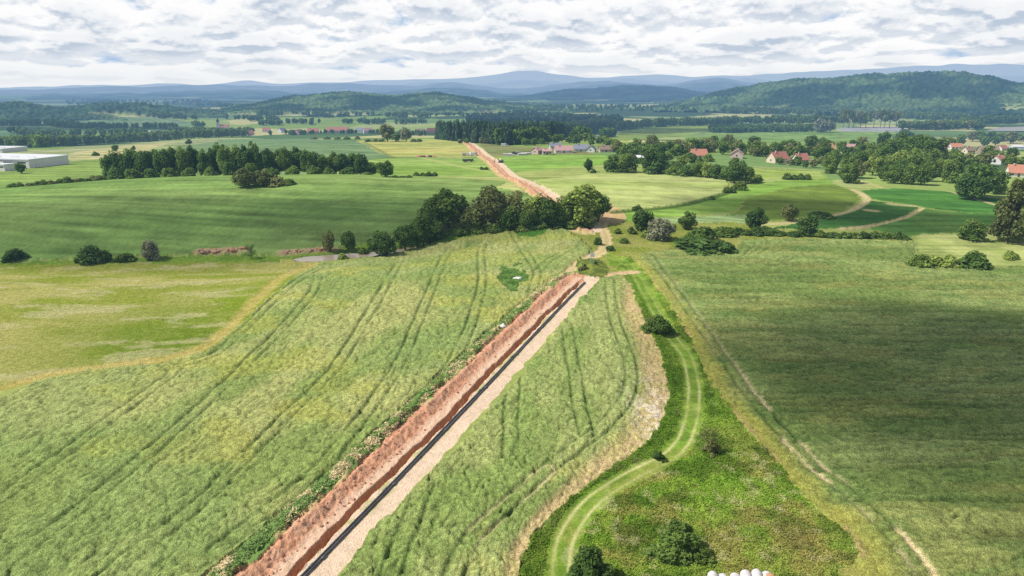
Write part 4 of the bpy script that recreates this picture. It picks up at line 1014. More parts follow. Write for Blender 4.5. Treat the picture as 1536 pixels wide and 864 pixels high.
T(283, 216, 207, 12, 'shrub', 'deep', 'dark bush at the edge of the blue-green field')
# ---- tall row behind the hill crest
rowx = np.array([164, 178, 190, 202, 216, 232, 246, 262, 276, 290, 306, 322, 338, 352, 368, 382, 402, 416, 430, 446, 460, 474, 488, 502, 516, 530, 542, 552])
rowt = np.array([232, 229, 228, 226, 227, 229, 224, 226, 224, 222, 227, 220, 220, 222, 219, 219, 228, 226, 226, 228, 229, 228, 231, 230, 232, 233, 236, 246])
for i, (x, t) in enumerate(zip(rowx, rowt)):
    T(x + RNG.uniform(-2, 2), None, t - 3 + RNG.uniform(-4, 4), RNG.uniform(22, 34), 'broad', ['dark', 'deep', 'dark', 'mid', 'deep'][i % 5], 'tall dark tree in the dense row behind the hill crest', 'tall tree row behind the hill crest', Yd=float(RNG.uniform(291, 302)) + (7 if i % 2 else 0))
    if i % 2 == 0:
        T(x + RNG.uniform(4, 10), None, t + RNG.uniform(12, 22), RNG.uniform(18, 26), 'bush', ['dark', 'mid'][i % 4 // 2], 'bush filling the foot of the tall tree row', 'bushes at the foot of the tall tree row', Yd=float(RNG.uniform(285, 291)))
T(577, 267, 241, 28, 'broad', 'dark', 'single round tree right of the tall tree row')
for i, x in enumerate((592, 602, 612)): T(x, 268, 261 + i % 2, 14, 'bush', 'dark', 'low bush trailing right of the single round tree', 'low bushes right of the round tree')
for i, x in enumerate((624, 634, 642, 651)): T(x, 265, 255 + i % 2, 13, 'bush', ['dark', 'mid'][i % 2], 'bush of the short hedge on the green pasture', 'short hedge on the green pasture')
for i, x in enumerate((722, 729)): T(x, 255, 249, 8, 'shrub', 'dark', 'tiny bush beside the sand road', 'tiny bushes beside the sand road')
T(580, 213, 186, 24, 'small', 'olive', 'tall loose olive tree on the crest in the centre'); T(608, 213, 189, 18, 'small', 'grey', 'tall pale tree right of the loose olive crest tree'); T(594, 213, 199, 18, 'small', 'dark', 'dark low tree between the two tall crest trees')
for i, x in enumerate((552, 562, 572, 620, 628, 470, 490, 505, 520, 535)): T(x, 213 if x > 540 else 209, (206 if x > 540 else 203), 11, 'shrub', ['mid', 'olive'][i % 2], 'scrubby bush along the rim of the yellow field', 'scrub along the rim of the yellow field')
# ---- right centre: hedgerow trees between the meadow and the cereal field
T(883, 259, 238, 15, 'broad', 'deep', 'slim dark tree alone on the meadow right of the road'); T(890, 260, 252, 10, 'shrub', 'dark', 'tiny bush at the foot of the slim meadow tree')
T(918, 259, 231, 30, 'broad', 'dark', 'left tree of the round pair on the meadow'); T(942, 260, 230, 34, 'broad', 'mid', 'right tree of the round pair on the meadow')
T(985, 262, 221, 46, 'broad', 'deep', 'tall dark round tree at the head of the curved hedge')
for i, (x, b, t, w_) in enumerate(((1010, 264, 246, 26), (1028, 266, 242, 26), (1046, 267, 244, 28), (1062, 268, 243, 28), (1078, 270, 246, 28), (1092, 272, 250, 28), (1104, 276, 244, 34), (1120, 276, 250, 28), (1136, 274, 256, 20), (1016, 256, 240, 20), (1112, 286, 266, 24))):
    T(x, b, t, w_, 'broad' if w_ > 26 else 'bush', ['mid', 'dark', 'mid', 'light', 'dark'][i % 5], 'leafy plant of the curved hedge around the pale cereal field', 'curved hedge around the pale cereal field')
T(1094, 290, 276, 20, 'bush', 'mid', 'last small bush at the tip of the curved hedge')
for i, x in enumerate((1182, 1192, 1202, 1212)): T(x, 270, 257 + i % 2 * 2, 15, 'bush', ['dark', 'mid'][i % 2], 'bush of the short hedge on the village meadow', 'short hedge on the village meadow')
# ---- trees among the right-hand village
def grove(poly, n, hr, wr, protos, mats, label, group, seed, minsep=6):
    rng = np.random.default_rng(seed); P = np.array(poly, float); pts = []; tries = 0
    while len(pts) < n and tries < 4000:
        tries += 1; x = rng.uniform(P[:, 0].min(), P[:, 0].max()); y = rng.uniform(P[:, 1].min(), P[:, 1].max())
        if not in_poly(np.array([x]), np.array([y]), P)[0]: continue
        if any(abs(x - a) < minsep * 1.4 and abs(y - b) < minsep * 0.6 for a, b in pts): continue
        pts.append((x, y))
    for x, y in sorted(pts, key=lambda q: q[1]):
        hgt = rng.uniform(*hr); T(x, y, y - hgt, hgt * rng.uniform(*wr), protos[rng.integers(len(protos))], mats[rng.integers(len(mats))], label, group)
grove([(918, 232), (930, 226), (1030, 226), (1140, 230), (1140, 236), (1050, 232), (1030, 238), (960, 238), (930, 238)], 32, (14, 24), (0.9, 1.2), ['small', 'broad'], ['dark', 'mid', 'mid', 'olive'], 'leafy tree in the belt before the sunlit village fields', 'tree belt before the sunlit village fields', 1)
grove([(930, 246), (990, 240), (1090, 242), (1140, 250), (1130, 262), (1010, 256), (940, 256)], 16, (13, 20), (1.0, 1.3), ['broad', 'bush'], ['mid', 'dark', 'light', 'mid'], 'leafy plant between the orange-roofed house and the curved hedge', 'plants between the orange-roofed house and the curved hedge', 10)
grove([(1020, 222), (1100, 216), (1140, 218), (1150, 226), (1060, 228)], 16, (12, 18), (0.9, 1.2), ['small'], ['dark', 'mid', 'olive'], 'tree at the back of the village belt', 'trees at the back of the village belt', 2)
grove([(1230, 252), (1240, 262), (1260, 276), (1330, 276), (1400, 280), (1440, 276), (1440, 258), (1400, 250), (1300, 246)], 30, (22, 36), (0.8, 1.05), ['broad'], ['dark', 'mid', 'light', 'dark', 'mid', 'olive', 'mid'], 'leafy tree of the village grove beside the dark green crop', 'village grove beside the dark green crop', 3, 9)
grove([(1140, 244), (1150, 232), (1228, 230), (1236, 250), (1214, 254), (1160, 250)], 12, (11, 17), (0.9, 1.2), ['small'], ['mid', 'dark', 'olive'], 'small garden tree in front of the red-roofed houses', 'small garden trees before the red-roofed houses', 9)
grove([(1330, 240), (1410, 240), (1410, 250), (1330, 250)], 9, (30, 44), (0.75, 0.9), ['broad'], ['deep', 'dark'], 'tall dark tree at the heart of the village grove', 'tall dark trees at the heart of the grove', 4, 9)
grove([(1140, 236), (1160, 226), (1230, 222), (1300, 232), (1330, 238), (1310, 246), (1250, 244), (1220, 238), (1150, 238)], 28, (13, 22), (0.9, 1.15), ['small', 'broad'], ['dark', 'mid', 'dark'], 'garden tree between the red-roofed village houses', 'garden trees between the red-roofed houses', 5)
grove([(1410, 240), (1500, 236), (1536, 240), (1570, 250), (1536, 262), (1440, 256)], 18, (13, 22), (0.9, 1.15), ['small', 'broad'], ['dark', 'mid', 'olive'], 'garden tree at the right end of the village', 'garden trees at the right end of the village', 6)
grove([(1240, 224), (1310, 222), (1420, 214), (1510, 208), (1560, 214), (1500, 222), (1420, 224), (1330, 230)], 20, (12, 20), (0.9, 1.15), ['small'], ['dark', 'mid', 'olive'], 'tree behind the back row of village roofs', 'trees behind the back village roofs', 7)
T(1326, 222, 197, 24, 'broad', 'deep', 'dark pointed tree beside the sandy bank behind the village'); T(1360, 218, 195, 30, 'broad', 'dark', 'broad tree right of the sandy bank behind the village')
for i, x in enumerate((1266, 1274, 1282, 1292, 1300, 1312, 1322, 1328, 1336, 1346)): T(x, 192, 165 + (i * 7) % 6, 14, 'poplar', ['olive', 'mid', 'grey'][i % 3], 'tall bare-stemmed tree of the row behind the silvery strip', 'tall bare-stemmed trees behind the silvery strip')
for i, x in enumerate((1228, 1236, 1246)): T(x, 199, 177 + i, 16, 'small', 'grey', 'pale tree at the right end of the plantation', 'pale trees at the end of the plantation')
for i, x in enumerate((1356, 1366, 1382, 1396, 1410, 1426, 1440, 1456, 1470)): T(x, 195, 180 + i % 3, 18, 'small', ['mid', 'olive', 'dark'][i % 3], 'rounded tree between the silvery strip and the lake', 'trees between the silvery strip and the lake')
# ---- trees round the middle village
grove([(760, 216), (800, 212), (900, 213), (930, 220), (910, 222), (860, 218), (790, 220)], 20, (10, 16), (0.9, 1.2), ['small'], ['dark', 'mid', 'mid'], 'tree behind the pink and grey roofed houses', 'trees behind the pink and grey roofs', 8)
for i, x in enumerate((690, 700, 722, 728, 738, 746)): T(x, 216, 208 - i % 3, 9, 'small', ['olive', 'mid', 'grey'][i % 3], 'small tree where the sand road meets the dark forest', 'small trees at the crest of the sand road')
from collections import Counter; print('plants', NPLANT[0], Counter(o.name.split('.')[0] for o in COL.objects if o.type == 'EMPTY'))

# ---- distant woods: masses of trees nobody could count, each mass one object
def far_proto(kind, seed):
    rng = np.random.default_rng(seed)
    if kind == 'broad':
        cl = crown_clumps('broad', rng, 8); V, F, c = leaf_cloud(cl, 110, 0.17, rng, zlo=0.0)
    else:
        cl = [(0, 0, z, 0.05 + 0.3 * (1 - z)) for z in np.linspace(0.08, 0.95, 9)]; V, F, c = leaf_cloud(cl, 110, 0.13, rng, zlo=0.0, out=.8)
        V[:, :2] *= 1.1
    return V, F, c
FP = {k: [far_proto(k, 300 + i) for i in range(5)] for k in ('broad', 'conifer')}
def woods(name, label, base, depth, spacing, hr, mat, kind='broad', seed=0, wf=0.75, keep=1.0, cat='woodland', single=None):
    rng = np.random.default_rng(500 + seed); L_ = np.array([G(*p)[:2] for p in densify(base, 6)])
    Vs, Fs, Cs = [], [], []; nb = 0
    seg = L_[1:] - L_[:-1]; ln = np.hypot(seg[:, 0], seg[:, 1]); cum = np.concatenate([[0], np.cumsum(ln)])
    # lateral length matters, not the run along the view
    n = int(cum[-1] * max(depth, spacing) / spacing ** 2)
    n = min(n, 2600)
    for _ in range(n):
        s = rng.uniform(0, cum[-1]); i = min(np.searchsorted(cum, s) - 1, len(seg) - 1); i = max(i, 0)
        p = L_[i] + seg[i] * ((s - cum[i]) / max(ln[i], 1e-6)); r = np.hypot(*p); q = p * (1 + rng.random() * depth / r)
        if keep < 1 and fbm(np.array([q[0] / 60]), np.array([q[1] / 60]), 2, 600 + seed)[0] > keep: continue
        h = rng.uniform(*hr); wd = h * wf * rng.uniform(.8, 1.25)
        V0, F0, c0 = FP[kind][rng.integers(5)]; a = rng.random() * 2 * pi
        x = V0[:, 0] * cos(a) - V0[:, 1] * sin(a); y = V0[:, 0] * sin(a) + V0[:, 1] * cos(a)
        Vs.append(np.stack([q[0] + x * wd, q[1] + y * wd, float(Z(q[0], q[1])) + V0[:, 2] * h - 0.3], 1)); Fs.append(F0 + nb); nb += len(V0)
        cc = c0.copy(); cc[:, 1] = np.clip(cc[:, 1] + rng.uniform(-.3, .3), 0, 1); cc[:, 0] = np.clip(cc[:, 0] + rng.uniform(-.2, .2), 0, 1); Cs.append(cc)
    if not Vs: return
    o = link(name, mesh_np(name, np.concatenate(Vs), np.concatenate(Fs), LEAF[mat], np.concatenate(Cs)))
    tag(o, label, cat, kind='stuff'); return o
W = woods
W('woods', 'broad mixed wood along the left behind the white halls', [(-60, 227), (0, 224), (60, 222), (130, 218), (220, 213), (330, 206), (370, 205)], 70, 9, (11, 17), 'mid', seed=1, keep=.75)
W('woods', 'second belt of trees above the left woods', [(-60, 206), (60, 207), (120, 206), (200, 205), (300, 203), (380, 201)], 90, 13, (11, 15), 'dark', seed=2, keep=.52)
W('woods', 'dark tree belt below the broad grey-green field', [(-60, 189), (0, 188), (70, 190), (140, 195), (240, 194), (320, 191)], 80, 12, (11, 15), 'dark', seed=3, keep=.56)
W('woods', 'dark woodland on the far left rise', [(-60, 168), (40, 169), (90, 171), (140, 170), (260, 172)], 200, 22, (15, 22), 'dark', seed=4, keep=.5)
W('woods', 'tree line right of the grey-green field', [(230, 178), (330, 181), (420, 184)], 120, 17, (12, 16), 'dark', seed=5, keep=.5)
W('woods', 'dark copses above the far left village', [(380, 174), (470, 174), (490, 175)], 120, 17, (13, 17), 'dark', seed=6, keep=.5)
W('woods', 'long dark tree line above the middle village', [(460, 178), (560, 176), (650, 178), (700, 176)], 100, 16, (12, 16), 'dark', seed=7, keep=.5)
W('woods', 'broken tree belt behind the middle village roofs', [(390, 189), (470, 188), (560, 187), (640, 187)], 80, 13, (11, 15), 'dark', seed=8, keep=.52)
W('woods', 'low trees around the far left village', [(370, 203), (430, 203), (560, 202), (650, 205)], 60, 11, (7, 11), 'dark', seed=9, keep=.46)
W('forest', 'dark spruce forest behind the crest of the sand road', [(655, 209), (700, 214), (760, 218), (820, 213), (880, 203), (920, 197)], 120, 9.5, (15, 21), 'conifer', 'conifer', seed=10, wf=.42)
W('woods', 'leafy fringe in front of the dark spruce forest', [(745, 219), (800, 217), (860, 212), (920, 205)], 30, 9, (10, 15), 'dark', seed=11, keep=.6)
W('woods', 'tree belt between the spruce forest and the central ridge', [(700, 188), (780, 186), (880, 188), (930, 190)], 200, 14, (16, 22), 'conifer', seed=12)
W('woods', 'bare reddish tree stand behind the spruce forest', [(850, 196), (920, 193)], 60, 9, (16, 20), 'brown', seed=13, wf=.6)
W('woods', 'long tree avenue across the fields right of centre', [(912, 197), (1000, 190), (1100, 187), (1240, 185), (1300, 186)], 40, 11, (15, 21), 'dark', seed=14)
W('forest', 'square young plantation behind the sunlit green field', [(1064, 200), (1150, 199), (1240, 198)], 110, 8, (11, 13), 'dark', seed=15, wf=.7)
W('forest', 'dark forest edge at the foot of the large wooded hill', [(1080, 170), (1200, 173), (1330, 178), (1400, 181), (1450, 181)], 200, 17, (15, 22), 'dark', seed=16)
W('woods', 'tree clumps around the lake at right', [(1370, 195), (1420, 194), (1480, 192)], 60, 10, (14, 19), 'dark', seed=17, keep=.6)
W('woods', 'dark tree belt before the hillside fields at right', [(1440, 187), (1500, 186), (1620, 184)], 120, 12, (15, 21), 'dark', seed=18)
W('woods', 'scattered far trees on the pale right hillside', [(1390, 166), (1470, 162), (1600, 160)], 500, 34, (12, 18), 'dark', seed=19, keep=.5)
W('woods', 'scattered trees below the central dark ridge', [(760, 172), (900, 168), (1050, 168)], 700, 34, (13, 18), 'dark', seed=20, keep=.5)
W('woods', 'scattered trees on the plain behind the left woods', [(100, 158), (300, 160), (500, 166), (640, 168)], 900, 40, (12, 18), 'dark', seed=21, keep=.48)
W('woods', 'tree belts right of the village meadow gap', [(1450, 214), (1520, 212), (1620, 214)], 40, 9, (9, 14), 'mid', seed=22, keep=.6)
# ================================================================== buildings
def wallm(n, c): return simple_mat(n, c, 0.85, 0.05, 0.5)
WM = {'white': wallm('white_plaster', (0.72, 0.70, 0.66)), 'cream': wallm('cream_plaster', (0.66, 0.56, 0.42)), 'pink': wallm('pinkish_plaster', (0.62, 0.46, 0.40)), 'brick': wallm('raw_orange_brick', (0.54, 0.40, 0.34)), 'grey': wallm('grey_plaster', (0.42, 0.40, 0.37)), 'stone': wallm('stone_wall', (0.34, 0.28, 0.22))}
RM = {'orange': simple_mat('orange_tiles', (0.52, 0.23, 0.15), 0.8, 0.2, 2.0), 'red': simple_mat('red_tiles', (0.43, 0.18, 0.14), 0.8, 0.2, 2.0), 'pink': simple_mat('faded_pink_tiles', (0.50, 0.30, 0.29), 0.8, 0.2, 2.0), 'grey': simple_mat('grey_slate', (0.22, 0.24, 0.29), 0.7, 0.2, 2.0), 'brown': simple_mat('weathered_brown_roof', (0.27, 0.20, 0.15), 0.85, 0.25, 2.0), 'white': simple_mat('white_sheet_roof', (0.72, 0.73, 0.74), 0.5, 0.06, 0.3)}
GLASS = simple_mat('window_glass', (0.04, 0.05, 0.06), 0.12, 0.1, 1.0); WOOD = simple_mat('door_wood', (0.16, 0.09, 0.05), 0.7, 0.2, 2.0)
FRAME = simple_mat('white_frames', (0.75, 0.75, 0.73), 0.6, 0.05, 1.0)
def house(px, base, wm, dm, hw, hr, rot, wall, roof, label, group=None, cat='house', name='house', chimneys=1, wins=3, Yd=None):
    k_ = 0.8 if px > 930 else 0.62 if px > 780 else 1.3
    wm, dm, hw, hr = wm * k_, dm * k_, hw * k_, hr * k_
    p = at_depth(px, Yd) if Yd else G(px, base); r = empty(name, p, radians(rot)); tag(r, label, cat, group)
    X0, Y0 = wm / 2, dm / 2
    m = MB(); m.add([(-X0, -Y0, -1), (X0, -Y0, -1), (X0, Y0, -1), (-X0, Y0, -1), (-X0, -Y0, hw), (X0, -Y0, hw), (X0, Y0, hw), (-X0, Y0, hw), (-X0, 0, hw + hr), (X0, 0, hw + hr)],
        [(0, 1, 5, 4), (2, 3, 7, 6), (1, 2, 6, 9, 5), (3, 0, 4, 8, 7)]); m.build('wall', WM[wall], r)
    q = MB(); ov = 0.45; sl_ = hr / Y0; th_ = 0.22
    for s in (-1, 1):
        a = [(-X0 - ov, s * (Y0 + ov), hw - sl_ * ov + .04), (X0 + ov, s * (Y0 + ov), hw - sl_ * ov + .04), (X0 + ov, 0, hw + hr + .04), (-X0 - ov, 0, hw + hr + .04)]
        b = [(x, y, z + th_) for x, y, z in a]
        q.add(a + b, [(0, 1, 2, 3)[::s], (4, 5, 6, 7)[::s], (0, 4, 5, 1)[::-s], (1, 5, 6, 2)[::-s], (3, 7, 4, 0)[::-s]])
    ro = q.build('roof', RM[roof], r)
    for c in range(chimneys):
        cx = (-0.25 + 0.5 * c) * wm; MB().box(cx - .35, cx + .35, -.9, -.3, hw + hr * 0.5, hw + hr + 0.9).build('chimney', WM['brick'], ro)
    for i in range(wins):
        x = -X0 + wm * (i + 0.5) / wins
        if i == wins // 2 and wins > 2: MB().box(x - .5, x + .5, -Y0 - .05, -Y0 + .1, 0, 2.05).build('door', WOOD, r); continue
        f = MB().box(x - .65, x + .65, -Y0 - .04, -Y0 + .1, 0.95, 2.25).build('window', FRAME, r); MB().box(x - .53, x + .53, -Y0 - .07, -Y0 - .03, 1.07, 2.13).build('pane', GLASS, f)
    for s in (-1, 1):
        f = MB().box(s * X0 - .05, s * X0 + .05, -.6, .6, hw * .45, hw * .45 + 1.2).build('window', FRAME, r); MB().box(s * X0 - .08, s * X0 + .08, -.48, .48, hw * .45 + .12, hw * .45 + 1.08).build('pane', GLASS, f)
    return r
H = house
H(1047, 238, 11.5, 8, 3.0, 4.0, 6, 'cream', 'orange', 'bright orange-roofed house standing alone among the belt trees')
H(1046, 228, 12, 7, 3.0, 3.0, 4, 'pink', 'red', 'dull red roof just behind the bright orange-roofed house')
H(1105, 237, 8, 9, 3.4, 3.2, 70, 'pink', 'pink', 'pink-gabled house at the foot of the belt trees')
H(1166, 244, 13, 9, 3.2, 4.6, 24, 'cream', 'red', 'red-roofed farmhouse with a cream gable facing left')
H(1200, 245, 9, 8, 3.0, 4.0, 12, 'white', 'red', 'small red-roofed house right of the cream-gabled farmhouse')
H(1186, 247, 5, 4, 2.4, 1.0, 10, 'grey', 'grey', 'low grey shed between the two red-roofed houses', cat='shed', name='shed', chimneys=0, wins=1)
H(1237, 226, 14, 8, 3.0, 3.6, 4, 'pink', 'orange', 'long orange roof at the left of the back village row')
H(1271, 227, 12, 8, 3.0, 3.8, -6, 'cream', 'pink', 'faded pink roof right of the long orange roof')
H(1311, 229, 8, 8, 3.4, 3.6, 60, 'pink', 'red', 'pinkish gabled house behind the village grove')
H(1405, 227, 11, 8, 3.2, 3.8, -10, 'white', 'red', 'red-roofed house right of the tall grove trees')
H(1481, 232, 15, 10, 3.2, 4.4, -14, 'stone', 'brown', 'big brown-roofed barn at the right of the village', cat='barn', name='barn', chimneys=0)
H(1452, 230, 8, 7, 2.8, 3.0, 10, 'cream', 'brown', 'small brown-roofed house left of the big barn')
H(1524, 224, 18, 12, 5.0, 2.6, -10, 'white', 'white', 'large white building with a low white roof at the right edge', chimneys=0)
H(1524, 265, 10, 8, 3.0, 4.2, -18, 'white', 'orange', 'white house with an orange roof nearest the right edge')
H(1404, 254, 8, 7, 2.8, 3.4, 75, 'brick', 'red', 'dark red house half hidden in the grove')
H(955, 241, 9, 5, 2.6, 1.2, 3, 'white', 'white', 'flat white shed between the round meadow trees', cat='shed', name='shed', chimneys=0, wins=2)
H(1345, 236, 11, 8, 3.0, 3.6, 15, 'white', 'red', 'white-walled red-roofed house at the left shoulder of the grove')
H(1432, 224, 11, 8, 3.0, 3.4, -5, 'white', 'orange', 'orange-roofed house between the grove and the small brown roof')
H(1502, 226, 10, 8, 3.0, 3.4, 20, 'white', 'red', 'red-roofed house between the big barn and the large white building')
H(1217, 233, 10, 8, 3.0, 3.4, -12, 'cream', 'orange', 'small orange-roofed house left of the long back orange roof')
H(1496, 246, 10, 8, 3.0, 3.4, 35, 'white', 'orange', 'orange-roofed house in the gardens below the big barn')
# middle village
H(806, 231, 9, 9, 4.2, 3.0, 50, 'brick', 'pink', 'salmon brick house with a gable at the edge of the green meadow')
H(820, 232, 9, 8, 4.0, 2.0, 5, 'brick', 'pink', 'unfinished brick house right of the salmon gable')
H(833, 223, 14, 9, 3.2, 3.4, 8, 'white', 'grey', 'grey-roofed house behind the pink-roofed bungalow')
H(845, 229, 19, 11, 3.0, 4.4, 5, 'white', 'pink', 'wide pink-roofed white bungalow beside the green meadow')
H(872, 227, 15, 10, 3.0, 4.6, -8, 'white', 'grey', 'blue-grey roofed house with white walls in the middle village')
H(887, 228, 8, 9, 3.2, 4.0, 70, 'white', 'grey', 'grey-roofed gabled house next to the blue-grey roof')
H(908, 228, 14, 9, 3.2, 3.6, 6, 'pink', 'brown', 'brown roofed house at the right end of the middle village')
# far left village
for a in ((400, 198, 12, 8, 3.2, 4, 10, 'white', 'red', 'red-roofed house at the left end of the far village'),
          (423, 199, 11, 9, 4.0, 3.6, 60, 'white', 'grey', 'white gabled house with a grey roof in the far village'),
          (448, 202, 12, 9, 3.4, 4, 70, 'pink', 'red', 'salmon gabled house at the near side of the far village'),
          (470, 200, 16, 9, 3.2, 4.2, 8, 'pink', 'red', 'broad red roof left of the long barn roof in the far village'),
          (507, 199, 34, 12, 3.6, 5.0, 3, 'pink', 'red', 'longest red barn roof of the far village'),
          (540, 199, 12, 9, 3.4, 3.6, -10, 'white', 'grey', 'grey-roofed house right of the longest red roof'),
          (552, 200, 13, 9, 4.0, 3.8, 20, 'white', 'pink', 'white house with faded roof at the right of the far village'),
          (630, 201, 12, 9, 3.2, 3.8, 10, 'pink', 'pink', 'pinkish house standing apart left of the spruce forest'),
          (648, 200, 14, 9, 3.4, 4.0, 4, 'pink', 'red', 'red-roofed house against the left edge of the spruce forest'),
          (220, 202, 14, 8, 3.4, 2.4, 5, 'white', 'white', 'lone white building inside the left woods'),
          (375, 203, 10, 8, 3.4, 3.6, 40, 'pink', 'red', 'reddish house at the wood edge right of the church'),
          (1404, 170, 40, 16, 6, 4, 5, 'white', 'pink', 'wide pale building on the right hillside'),
          (1500, 171, 36, 16, 6, 5, -8, 'white', 'red', 'red and white farm on the right hillside')):
    H(*a, chimneys=1 if a[2] < 20 else 0)
# church
cp = G(328, 196); ch = empty('church', cp, radians(10)); tag(ch, 'white church tower with a black onion spire in the left woods', 'church')
MB().box(-3, 3, -3, 3, -1, 18).build('tower', WM['white'], ch)
sp_ = MB(); pr = [(3.4, 18), (2.4, 19.5), (3.1, 21), (2.2, 23.5), (0.9, 24.6), (1.2, 25.6), (0.25, 27.5), (0.1, 31)]
sp_.tube([(0, 0, z) for _, z in pr], [r_ for r_, _ in pr], 12); sp_.build('spire', simple_mat('black_spire', (0.03, 0.03, 0.035), 0.5), ch, True)
for s in (-1, 1): MB().box(-.6, .6, s * 3.02 - .05, s * 3.02 + .05, 12, 15).build('window', GLASS, ch)
nv = MB().add([(3.05, -5, -1), (22, -5, -1), (22, 5, -1), (3.05, 5, -1), (3.05, -5, 8), (22, -5, 8), (22, 5, 8), (3.05, 5, 8)], [(0, 1, 5, 4), (1, 2, 6, 5), (2, 3, 7, 6), (3, 0, 4, 7)]); nv.build('nave', WM['white'], ch)
MB().add([(3.05, -5.4, 7.9), (22.3, -5.4, 7.9), (22.3, 0, 13), (3.05, 0, 13), (22.3, 5.4, 7.9), (3.05, 5.4, 7.9)], [(0, 1, 2, 3), (3, 2, 4, 5), (1, 4, 2), (0, 3, 5)]).build('roof', RM['red'], ch)
# factory halls at the left edge
def hall(px, base, wm, dm, hh, rot, label, doors=True):
    p = G(px, base); r = empty('factory_hall', p, radians(rot)); tag(r, label, 'factory')
    MB().box(-wm / 2, wm / 2, 0, dm, -2, hh).build('wall', WM['white'], r)
    q = MB(); q.box(-wm / 2 - .3, wm / 2 + .3, -.3, dm + .3, hh + .003, hh + .55); ro = q.build('roof', RM['white'], r)
    for i in range(4): MB().box(-wm / 2 + wm * (i + .3) / 4, -wm / 2 + wm * (i + .7) / 4, dm * .3, dm * .32, hh + .552, hh + 1.1).build('skylight', FRAME, ro)
    n = max(int(wm / 9), 2)
    for i in range(n):
        x = -wm / 2 + wm * (i + .5) / n; MB().box(x - 2.6, x + 2.6, -.06, .1, hh * .62, hh * .78).build('window', GLASS, r)
    if doors:
        for i in (0.2, 0.8): MB().box(-wm / 2 + wm * i - 1.8, -wm / 2 + wm * i + 1.8, -.08, .1, -1, 4).build('loading_door', simple_mat('grey_door', (0.35, 0.37, 0.4), 0.6), r)
hall(-8, 252, 46, 26, 4.6, -12, 'long white factory hall with a flat pale roof at the left edge')
hall(-40, 231, 56, 26, 4.2, -8, 'second white hall showing behind the long factory hall', False)
hall(-8, 257, 13, 6, 3.2, -12, 'low pale annex in front of the long factory hall', False)

# ================================================================== pipeline works
PIPE = simple_mat('black_plastic_pipe', (0.085, 0.085, 0.09), 0.4, 0.3, 1.5); PIPEJ = simple_mat('pipe_coupling_steel', (0.10, 0.10, 0.11), 0.4, 0.2, 3.0)
c1d = C1[-1] - C1[0]; c1l = np.hypot(*c1d); cu_ = c1d / c1l; cn_ = np.array([cu_[1], -cu_[0]])
# follow the bent corridor polyline
seg_l = np.hypot(*(C1[1:] - C1[:-1]).T); ccum = np.concatenate([[0], np.cumsum(seg_l)])
def on_c1(t, s):
    i = int(np.clip(np.searchsorted(ccum, t) - 1, 0, len(seg_l) - 1)); u_ = (C1[i + 1] - C1[i]) / seg_l[i]
    p = C1[i] + u_ * (t - ccum[i]); n_ = np.array([u_[1], -u_[0]]); q = p + n_ * s; return np.array([q[0], q[1], float(Z(*q))])
for nm_, s0, lab in (('left', 1.12, 'black pipeline string nearer the open trench'), ('right', 1.46, 'second black pipeline string nearer the sand strip')):
    root = empty('pipeline', on_c1(2, s0)); tag(root, lab, 'pipeline'); o0 = np.array(root.location)
    ts = np.arange(1.5, ccum[-1] - 0.5, 2.0); P = []
    for t in ts:
        p = on_c1(t, s0 + 0.12 * (float(vnoise(np.array([t / 14]), np.array([s0 * 9]), 3)[0]) - .5)); p[2] += 0.15; P.append(p - o0)
    MB().tube(P, [0.10] * len(P), 10).build('pipe', PIPE, root, True)
    for t in np.arange(9 + s0 * 4, ccum[-1] - 2, 13.0):
        a, b = on_c1(t, s0) - o0, on_c1(t + .55, s0) - o0; a[2] += .15; b[2] += .15; MB().tube([a, b], [0.15, 0.15], 10).build('coupling', PIPEJ, root, True)
# stones and clods lying along the spoil and on the lane
def rock_mesh(seed, nm='stone'):
    rng = np.random.default_rng(seed); V = []; F = []; n = 9; m_ = 6
    ph = rng.random(6) * 6
    for i in range(m_ + 1):
        th = pi * i / m_
        for k in range(n):
            a = 2 * pi * k / n; rr = 1 + 0.22 * sin(2 * a + ph[0]) * sin(th) + 0.18 * sin(3 * th + ph[1]) + 0.12 * cos(3 * a + ph[2] + th * 2)
            V.append((rr * sin(th) * cos(a), rr * sin(th) * sin(a) * .85, rr * cos(th) * .62))
    for i in range(m_):
        for k in range(n): F.append((i * n + k, (i + 1) * n + k, (i + 1) * n + (k + 1) % n, i * n + (k + 1) % n))
    return MB().add(V, F)
CLOD = simple_mat('red_clay_clod', A(200, 150, 120), 0.95, 0.3, 5.0)
cm = [rock_mesh(i).mesh('clod', CLOD, False) for i in range(4)]
rg = np.random.default_rng(77)
for i in range(280):
    t = 3 + (ccum[-1] - 6) * rg.random() ** 1.5; s_ = rg.uniform(-4.3, -0.9); q = on_c1(t, s_); j = int(np.argmin((X - q[0]) ** 2 + (Y - q[1]) ** 2)); o = link('clod', cm[i % 4], None, (q[0], q[1], V[j, 2]))
    sc_ = rg.uniform(0.09, 0.24); o.scale = (sc_, sc_, sc_); o.rotation_euler = (rg.random(), rg.random(), rg.random() * 6)
    tag(o, 'reddish clay clod lying on the trench spoil heap', 'clod', 'clay clods on the spoil heap')
WSTONE = simple_mat('white_stone', (0.74, 0.72, 0.68), 0.9, 0.12, 3.0)
def rest(o, x, y, up=0.0):
    j = int(np.argmin((X - x) ** 2 + (Y - y) ** 2)); o.location = (float(x), float(y), float(V[j, 2] + up))
bag = MB(); bs = [(0.30, 0), (0.52, .08), (0.58, .3), (0.5, .62), (0.26, .8), (0.12, .88), (0.2, 1.0)]; bag.tube([(0.03 * i, 0, z) for i, (_, z) in enumerate(bs)], [r_ for r_, _ in bs], 12)
